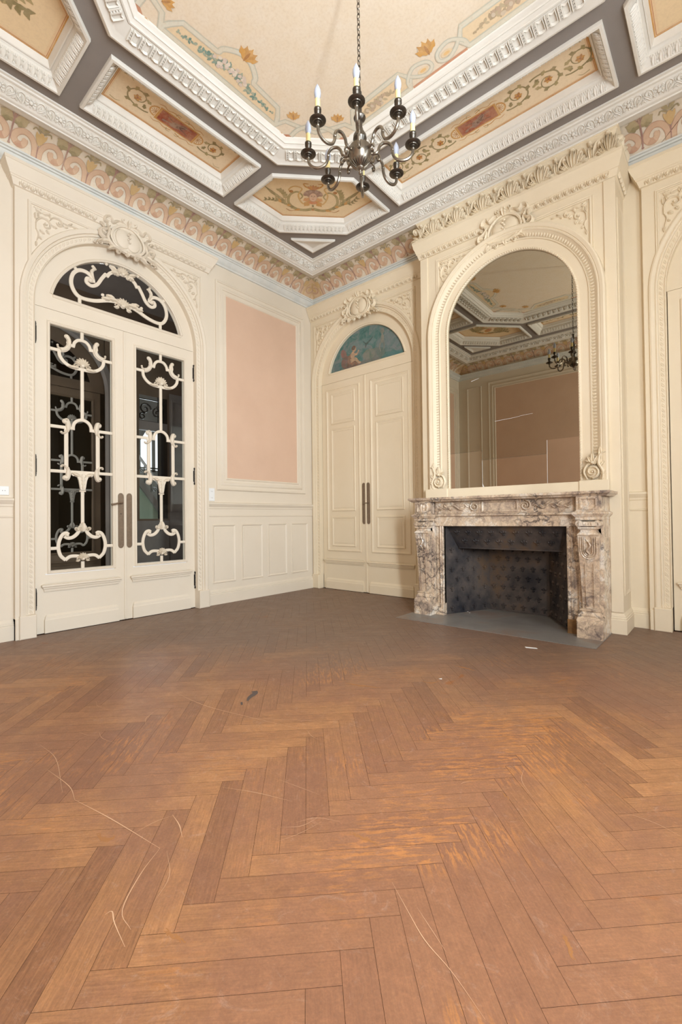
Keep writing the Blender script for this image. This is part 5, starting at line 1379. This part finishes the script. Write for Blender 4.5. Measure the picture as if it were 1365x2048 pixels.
for sg in (-1, 1):
    e = MB(); volute(e, sg*.70, .12, .050, -PI/2, 1.5, .020, .022, .058, sg); e.dome(sg*.70, .12, .052, .055, .05, .014, n=16)
    e.rib(cr([(sg*.66, .06), (sg*.635, .12), (sg*.66, .18), (sg*.71, .19)], 4), .020, .020, .05)
    e.rib(cr([(sg*.77, .055), (sg*.775, .12), (sg*.745, .19), (sg*.76, .26), (sg*.80, .275)], 5), .028, .022, .055)
    for bx, by, tx, ty, w in ((.70, .18, .665, .25, .03), (.70, .18, .70, .28, .03), (.71, .18, .74, .25, .03), (.69, .20, .64, .22, .022), (.75, .15, .79, .20, .03), (.76, .10, .80, .12, .03), (.76, .22, .755, .32, .03)): e.rleaf((sg*bx, by), (sg*tx, ty), w*.9, .016, .058, lobes=3, n=8)
    e.dome(sg*.70, .195, .014, .014, .07, .02, n=8)
    e.build('volute_foot', mc, MR)
gm = T(0, 0, .014)
G = MB(); G.poly([(-.595, .40), (-.26, .40), (-.26, .31), (.395, .31), (.395, .43), (.595, .43)]+arc(0, 1.61, .598, 0, PI, 36), 0)
gl = G.build('mirror_glass', M['mirror'], MR, mx=gm, smooth=False)
for a, b, c, d_ in ((-.597, -.262, .03, .398), (-.258, .328+.005, .03, .308), (.337, .597, .03, .43)):
    g = MB(); g.quad(a, b, c, d_, .0006); g.build('mirror_pane', M['mirror_light'], gl, smooth=False)
g = MB(); g.quad(.333, .40, .308, .43, .0003); g.build('mirror_pane', M['mirror'], gl, smooth=False)
for pts, wa, wb in ((cr([(-.13, .664), (-.05, .668), (.05, .672), (.14, .682), (.22, .684)], 4), .0022, .0014), ([(.334, .03), (.336, .43)], .003, .003), ([(-.26, .05), (-.26, .30)], .0022, .0022),
                   ([(-.243, .03), (-.262, .085)], .012, .002), (cr([(-.36, 1.09), (-.32, 1.098), (-.28, 1.105)], 3), .003, .002)):
    g = MB(); g.stroke(pts, wa, wb, (1, 1, 1, 1), 2); g.build('silvering_scratch', M['whitetrim'], gl, smooth=False)

# ================================================================== FIREPLACE
FP = thing('fireplace_mantel', FB @ T(CX-.02, 0, 0), 'veined pink and grey marble fireplace mantel with scrolled legs below the mirror', 'fireplace')
mm = M['marble']
e = MB(); plan(e, [(-.85, BY), (-.85, .645), (.85, .645), (.85, BY)], [(0, 1.100), (.012, 1.104), (.018, 1.112), (.030, 1.118), (.036, 1.122), (.038, 1.136), (.034, 1.142)])
e.poly([(-.87, BY), (.87, BY), (.87, .665), (-.87, .665)], 0) if False else None
t = MB(); t.box(-.875, .875, 1.118, 1.1425, BY+.002, .672, .003); e.merge(t)
e.build('mantel_shelf', mm, FP, smooth=False)
# frieze with swirl panels and centre tablet
e = MB(); e.box(-.64, .64, .865, 1.108, BY+.002, .585, .002)
plan(e, [(-.64, .58), (.64, .58)], [(0, .955), (.022, .958), (.030, .964), (.030, .974), (.018, .980), (.012, .985), (0, .988)])
e.sweep(rectpath(-.155, .175, .995, 1.100), [(0, .585), (0, .598), (.010, .602), (.018, .594), (.022, .588)], closed=True)
for sg, x0, x1 in ((-1, -.62, -.175), (1, .195, .62)):
    volute(e, (x1-.045 if sg < 0 else x0+.045), 1.045, .045, PI/2, 1.6, .018, .018, .585, -sg)
    a, b = (x1-.10, x0+.02) if sg < 0 else (x0+.10, x1-.02)
    e.rib(cr([(a, 1.07), ((a*3+b)/4, 1.02), ((a+b)/2, 1.06), ((a+3*b)/4, 1.03), (b, 1.07)], 5), .020, .014, .585)
    for k in range(6):
        u = a+(b-a)*k/6; e.rleaf((u, 1.045), (u+(b-a)*.14, 1.075-.055*(k % 2)), .034, .012, .585, lobes=2, n=5)
    e.sweep(rectpath(min(x0, x1), max(x0, x1), .992, 1.102), [(0, .585), (0, .592), (.006, .592), (.008, .585)], closed=True)
e.build('carved_frieze', mm, FP)
# opening surround
e = MB()
e.box(-.64, -.555, 0, .87, BY+.002, .56, .002); e.box(.555, .64, 0, .87, BY+.002, .56, .002)
e.sweep([(-.555, .0), (-.555, .865), (.555, .865), (.555, .0)], [(0, .52), (0, .578), (.008, .584), (.016, .576), (.022, .572), (.034, .580), (.044, .572), (.05, .560), (.07, .558)])
e.build('opening_surround', mm, FP)
for sg in (-1, 1):
    e = MB(); e.box(-.09, .09, 0, 1.105, BY+.002, .60, .002)
    # plinth, bases, tapered shaft, neck, capital, block
    e.box(-.092, .092, 0, .135, .55, .690, .004)
    plan(e, [(-.085, .60), (-.085, .668), (.085, .668), (.085, .60)], [(.010, .135), (.004, .155), (-.006, .165), (-.002, .172), (-.002, .180), (-.014, .190), (-.020, .205), (-.012, .212), (-.012, .222), (-.028, .228)])
    for (wb, wt, d0, d1, z0, z1) in ((.056, .076, .635, .680, .225, .80),):
        P = []
        K = 10
        for i in range(K+1):
            t_ = i/K; w_ = wb+(wt-wb)*t_; d = d0+(d1-d0)*t_**1.6; P += [(-w_, z0+(z1-z0)*t_, .60), (-w_, z0+(z1-z0)*t_, d), (w_, z0+(z1-z0)*t_, d), (w_, z0+(z1-z0)*t_, .60)]
        e.add(P, [(4*i+k, 4*i+4+k, 4*i+5+k, 4*i+1+k) for i in range(K) for k in range(3)]+[(4*K, 4*K+1, 4*K+2, 4*K+3)])
    # U-shaped drop panel and flutes on the shaft face
    for r_, h_ in ((.056, .676), (.040, .680), (.028, .684)):
        e.tube([(-r_, .785, h_+.006), (-r_, .675, h_-.006)]+[(r_*math.cos(PI+a*PI/8), .675+r_*1.1*math.sin(PI+a*PI/8), h_-.006-.001*math.sin(a*PI/8)*8) for a in range(1, 8)]+[(r_, .675, h_-.006), (r_, .785, h_+.006)], .005, 6)
    e.rib(cr([(-.02, .77), (.012, .72), (-.012, .68), (.008, .65)], 4), .02, .012, .672)
    for x in (-.030, .030): e.tube([(x*.9, .24, .642), (x, .58, .665)], .0035, 6)
    plan(e, [(-.055, .60), (-.055, .672), (.055, .672), (.055, .60)], [(.022, .80), (.016, .812), (.004, .822), (.0, .838), (.012, .846), (.016, .852), (.016, .862), (-.01, .868)])
    e.box(-.066, .066, .868, .905, .58, .694, .004)
    for s2 in (-1, 1):
        e.lathe([(.022, 0), (.026, .004), (.026, .08)], 14, (s2*.064, .888, .60)); e.merge(MB())
        volute(e, s2*.064, .888, .020, PI/2, 1.2, .008, .010, .680, s2)
    for k in range(4): e.dome(-.027+k*.018, .886, .007, .012, .694, .006, n=6, m=2)
    plan(e, [(-.085, BY), (-.085, .655), (.085, .655), (.085, BY)], [(.004, .915), (.010, .925), (.006, .935), (.014, .945), (.026, .958), (.030, .966), (.028, .976), (.012, .984), (.002, .992), (.002, 1.102)])
    e.sweep(rectpath(-.062, .062, 1.0, 1.092), [(0, .656), (0, .668), (.010, .672), (.018, .660), (.024, .658)], closed=True)
    if sg < 0: e.rleaf((0, 1.01), (0, 1.085), .05, .012, .655, lobes=3)
    e.build('scrolled_leg', mm, FP, mx=T(sg*.735, 0, 0))
for sg in (-1, 1):
    e = MB(); e.box(-.048, .048, 0, .115, .50, .592, .004); e.build('inner_plinth', M['brownmarble'] if sg > 0 else mm, FP, mx=T(sg*.60, 0, 0), smooth=False)

# firebox lining with raised fleurs
FBX = thing('cast_iron_fireback', FB @ T(CX-.02, 0, 0), 'dark sooty cast iron fireplace lining and hood with raised flower emblems', 'fireplace lining')
fl = MB()
fl.rleaf((0, -.008), (0, .030), .016, .010, lobes=0 or 1, n=5)
for sg in (-1, 1): fl.rib(cr([(sg*.004, -.006), (sg*.014, .008), (sg*.022, .014), (sg*.026, .004)], 3), .009, .009); fl.rib([(sg*.004, -.010), (sg*.016, -.020)], .007, .007)
fl.rleaf((0, -.008), (0, -.028), .010, .008, lobes=1, n=4); fl.box(-.012, .012, -.011, -.006, 0, .009)
def panel(name, A, B, z0, z1, cols_, rows, top=None, stag=True):
    """flat lining panel from plan point A to B (u,h)"""
    A3 = Vector((A[0], 0, A[1])); B3 = Vector((B[0], 0, B[1])); d = (B3-A3); L = d.length; d.normalize()
    up = Vector((0, 1, 0)) if top is None else Vector(top).normalized()
    n = d.cross(up)
    fr = frame(d, up, n, A3+Vector((0, z0, 0))); H = z1-z0
    e = MB(); e.quad(0, L, 0, H, 0)
    for r in range(rows):
        for c in range(cols_-(r % 2 if stag else 0)):
            x = L*(c+.5+(.5 if r % 2 and stag else 0))/cols_; y = H*(r+.5)/rows
            e.merge(fl, T(x, y, 0) @ Matrix.Scale(.95, 4))
    e.box(0, L, 0, .012, 0, .006)
    v = [tuple(fr @ Vector(p)) for p in e.v]; e.v = v
    return e.build(name, M['iron'], FBX, smooth=False)
panel('left_lining', (-.554, .535), (-.325, .03), .005, .86, 4, 9)
panel('back_lining', (-.325, .03), (.265, .06), .005, .86, 6, 9)
panel('right_lining', (.265, .06), (.554, .535), .005, .86, 4, 9)
# sloping hood
e = MB(); hw = [(-.553, .862, .515), (.553, .862, .515), (.475, .648, .40), (-.475, .648, .40)]
e.add(hw+[(x, y-.004, z-.02) for x, y, z in hw], [(0, 1, 2, 3), (7, 6, 5, 4), (2, 3, 7, 6), (0, 3, 7, 4), (1, 2, 6, 5)])
d = Vector((1, 0, 0)); up = (Vector((0, .862, .515))-Vector((0, .648, .40))); Hh = up.length; up.normalize(); nn = d.cross(up)
for r, cnt in ((0, 8), (1, 9)):
    for c in range(cnt):
        x = (c-(cnt-1)/2)*.113; y = Hh*(.32+.40*r)
        e.merge(fl, frame(d, up, nn, Vector((x, .648, .40))+up*y))
e.tube([(-.475, .648, .405), (.475, .648, .405)], .006, 6)
e.build('sloping_hood', M['iron'], FBX, smooth=False)
e = MB(); e.quad(-.56, .56, 0, .54, .865) if False else e.add([(-.55, .866, .03), (.55, .866, .03), (.55, .866, .515), (-.55, .866, .515)], [(0, 1, 2, 3)]); e.build('smoke_shelf', M['iron'], FBX, smooth=False)
# hearth stone
e = MB(); e.poly([(1.98, .955), (3.675, .945), (3.675, .36), (3.40, .36), (3.40, .50), (3.12, .06), (2.50, .03), (2.29, .50), (2.29, .36), (1.98, .36)][::-1], .004, .0005)
o = e.build('hearth_slab', M['slate'], fr=frame((1, 0, 0), (0, -1, 0), (0, 0, 1)), smooth=False); tag(o, 'grey stone hearth slab set in the floor before the fireplace', 'hearth')

# ================================================================== CHANDELIER
CHX, CHY, HZ = 2.897, -2.607, 2.955
CH = thing('chandelier', FF @ T(CHX, CHY, 0), 'eight-armed dark pewter chandelier with candle bulbs hanging from a chain', 'chandelier')
e = MB(); z = HZ
e.lathe([(.002, z-.105), (.008, z-.100), (.010, z-.092), (.004, z-.086), (.006, z-.080), (.018, z-.072), (.022, z-.066), (.016, z-.060), (.034, z-.050), (.052, z-.034), (.064, z-.012), (.068, z+.006), (.068, z+.012), (.060, z+.016), (.060, z+.046), (.050, z+.050), (.030, z+.054), (.022, z+.058)], 28)
for k in range(20):
    a = 2*PI*k/20; e.tube([(.020*math.cos(a), .020*math.sin(a), z-.066), (.040*math.cos(a), .040*math.sin(a), z-.050), (.054*math.cos(a), .054*math.sin(a), z-.036)], [.001, .004, .002], 5)
e.build('hub_bowl', M['pewter'], CH)
e = MB(); e.lathe([(.022, z+.055), (.016, z+.062), (.026, z+.075), (.038, z+.095), (.036, z+.115), (.022, z+.140), (.015, z+.165), (.016, z+.195), (.030, z+.205), (.034, z+.214), (.030, z+.224), (.014, z+.232), (.012, z+.27), (.018, z+.285), (.022, z+.30), (.012, z+.315), (.009, z+.34), (.013, z+.35), (.013, z+.36), (.004, z+.368)], 22)
e.build('baluster_stem', M['pewter_dark'], CH)
e = MB(); zt = 4.228; zc = z+.375; k = 0
lk = .030
while zc < zt-.03:
    pts = [(.0085*math.cos(a*PI/6), .0, zc+lk*.62*math.sin(a*PI/6)) for a in range(13)]
    if k % 2: pts = [(0, x, q) for x, _, q in pts]
    e.tube(pts, .0022, 6, caps=False); zc += lk*.98; k += 1
e.build('chain', M['pewter_dark'], CH)
e = MB(); e.lathe([(.004, zt-.035), (.018, zt-.030), (.040, zt-.012), (.055, zt), (.055, zt+.02)], 20); e.build('ceiling_canopy', M['pewter_dark'], CH)
e = MB(); ppts = cr([(.062, 0, z+.010), (.085, 0, z+.008), (.100, 0, z+.020), (.108, 0, z+.045), (.130, 0, z+.062), (.158, 0, z+.058), (.176, 0, z+.035), (.180, 0, z+.0), (.196, 0, z-.030), (.228, 0, z-.044), (.262, 0, z-.038), (.285, 0, z-.015), (.290, 0, z+.012), (.290, 0, z+.030)], 4)
e.tube(ppts, .0084, 8); e.tube(cr([(.088, 0, z+.008), (.104, 0, z-.002), (.110, 0, z-.022), (.098, 0, z-.030), (.094, 0, z-.018)], 4), [.0055, .005, .006], 8)
e.lathe([(.002, 0), (.009, .004), (.009, .012), (.004, .016)], 10, (.078, 0, z)); e.dome(.100, 0, .008, .008, z-.034, .010, n=8)
e.lathe([(.0075, -.004), (.010, 0), (.0075, .004)], 8, (.178, 0, z+.018)); e.lathe([(.006, -.02), (.010, -.014), (.006, -.008), (.012, 0), (.005, .006)], 12, (.290, 0, z+.028))
ARM = e
e = MB(); e.lathe([(.006, -.004), (.014, -.002), (.015, .002), (.024, .003), (.026, .006), (.036, .008), (.0425, .013), (.043, .016), (.038, .018), (.030, .016), (.028, .022), (.029, .026), (.020, .028), (.012, .034), (.011, .042), (.016, .050), (.019, .060), (.015, .064), (.019, .070), (.019, .076), (.013, .077)], 20, (.290, 0, z+.026)); PAN_ = e
e = MB(); e.lathe([(.0130, 0), (.0130, .052), (.011, .054)], 14, (.290, 0, z+.100)); CAN_ = e
e = MB(); e.lathe([(.0105, 0), (.0145, .010), (.0180, .028), (.0165, .046), (.0105, .062), (.0045, .074), (.001, .080)], 14, (.290, 0, z+.152)); BUL_ = e
first = None
for k in range(8):
    a = -PI/2+.165+.445+k*PI/4-PI/8*0
    R_ = Matrix.Rotation(a+.0, 4, 'Z')
    if first is None:
        arm = ARM.build('arm', M['pewter'], CH, mx=R_); pan = PAN_.build('drip_pan', M['pewter_dark'], arm); can = CAN_.build('candle_tube', M['candle'], arm); bul = BUL_.build('candle_bulb', M['bulb'], arm)
        first = arm
    else:
        c = first.copy(); COL.objects.link(c); c.parent = CH; c.matrix_local = R_
        for ch in list(first.children):
            d = ch.copy(); COL.objects.link(d); d.parent = c; d.matrix_local = ch.matrix_local.copy()

# ================================================================== SMALL THINGS
def paper(x, y, pts, label, z=.001, cat='paper scrap'):
    e = MB(); e.poly(pts, .0015, 0); o = e.build('paper_scrap', M['paper'], mx=T(x, y, z), smooth=False); tag(o, label, cat)
paper(3.307, -1.193, [(-.045, -.002), (-.03, -.022), (.045, .002), (.03, .018)], 'small white paper scrap on the floor in front of the hearth')
paper(2.396, -.302, [(-.012, -.008), (.012, -.010), (.010, .010), (-.008, .012)], 'tiny white paper crumb on the hearth inside the fireplace', .0045)
paper(2.44, -.34, [(-.007, -.004), (.006, -.006), (.004, .006)], 'tinier white crumb just in front of the first one in the fireplace', .0045)
paper(3.107, -2.167, [(-.008, -.006), (.010, -.004), (.004, .008)], 'tiny white paper crumb on the open floor right of the dark scuff')
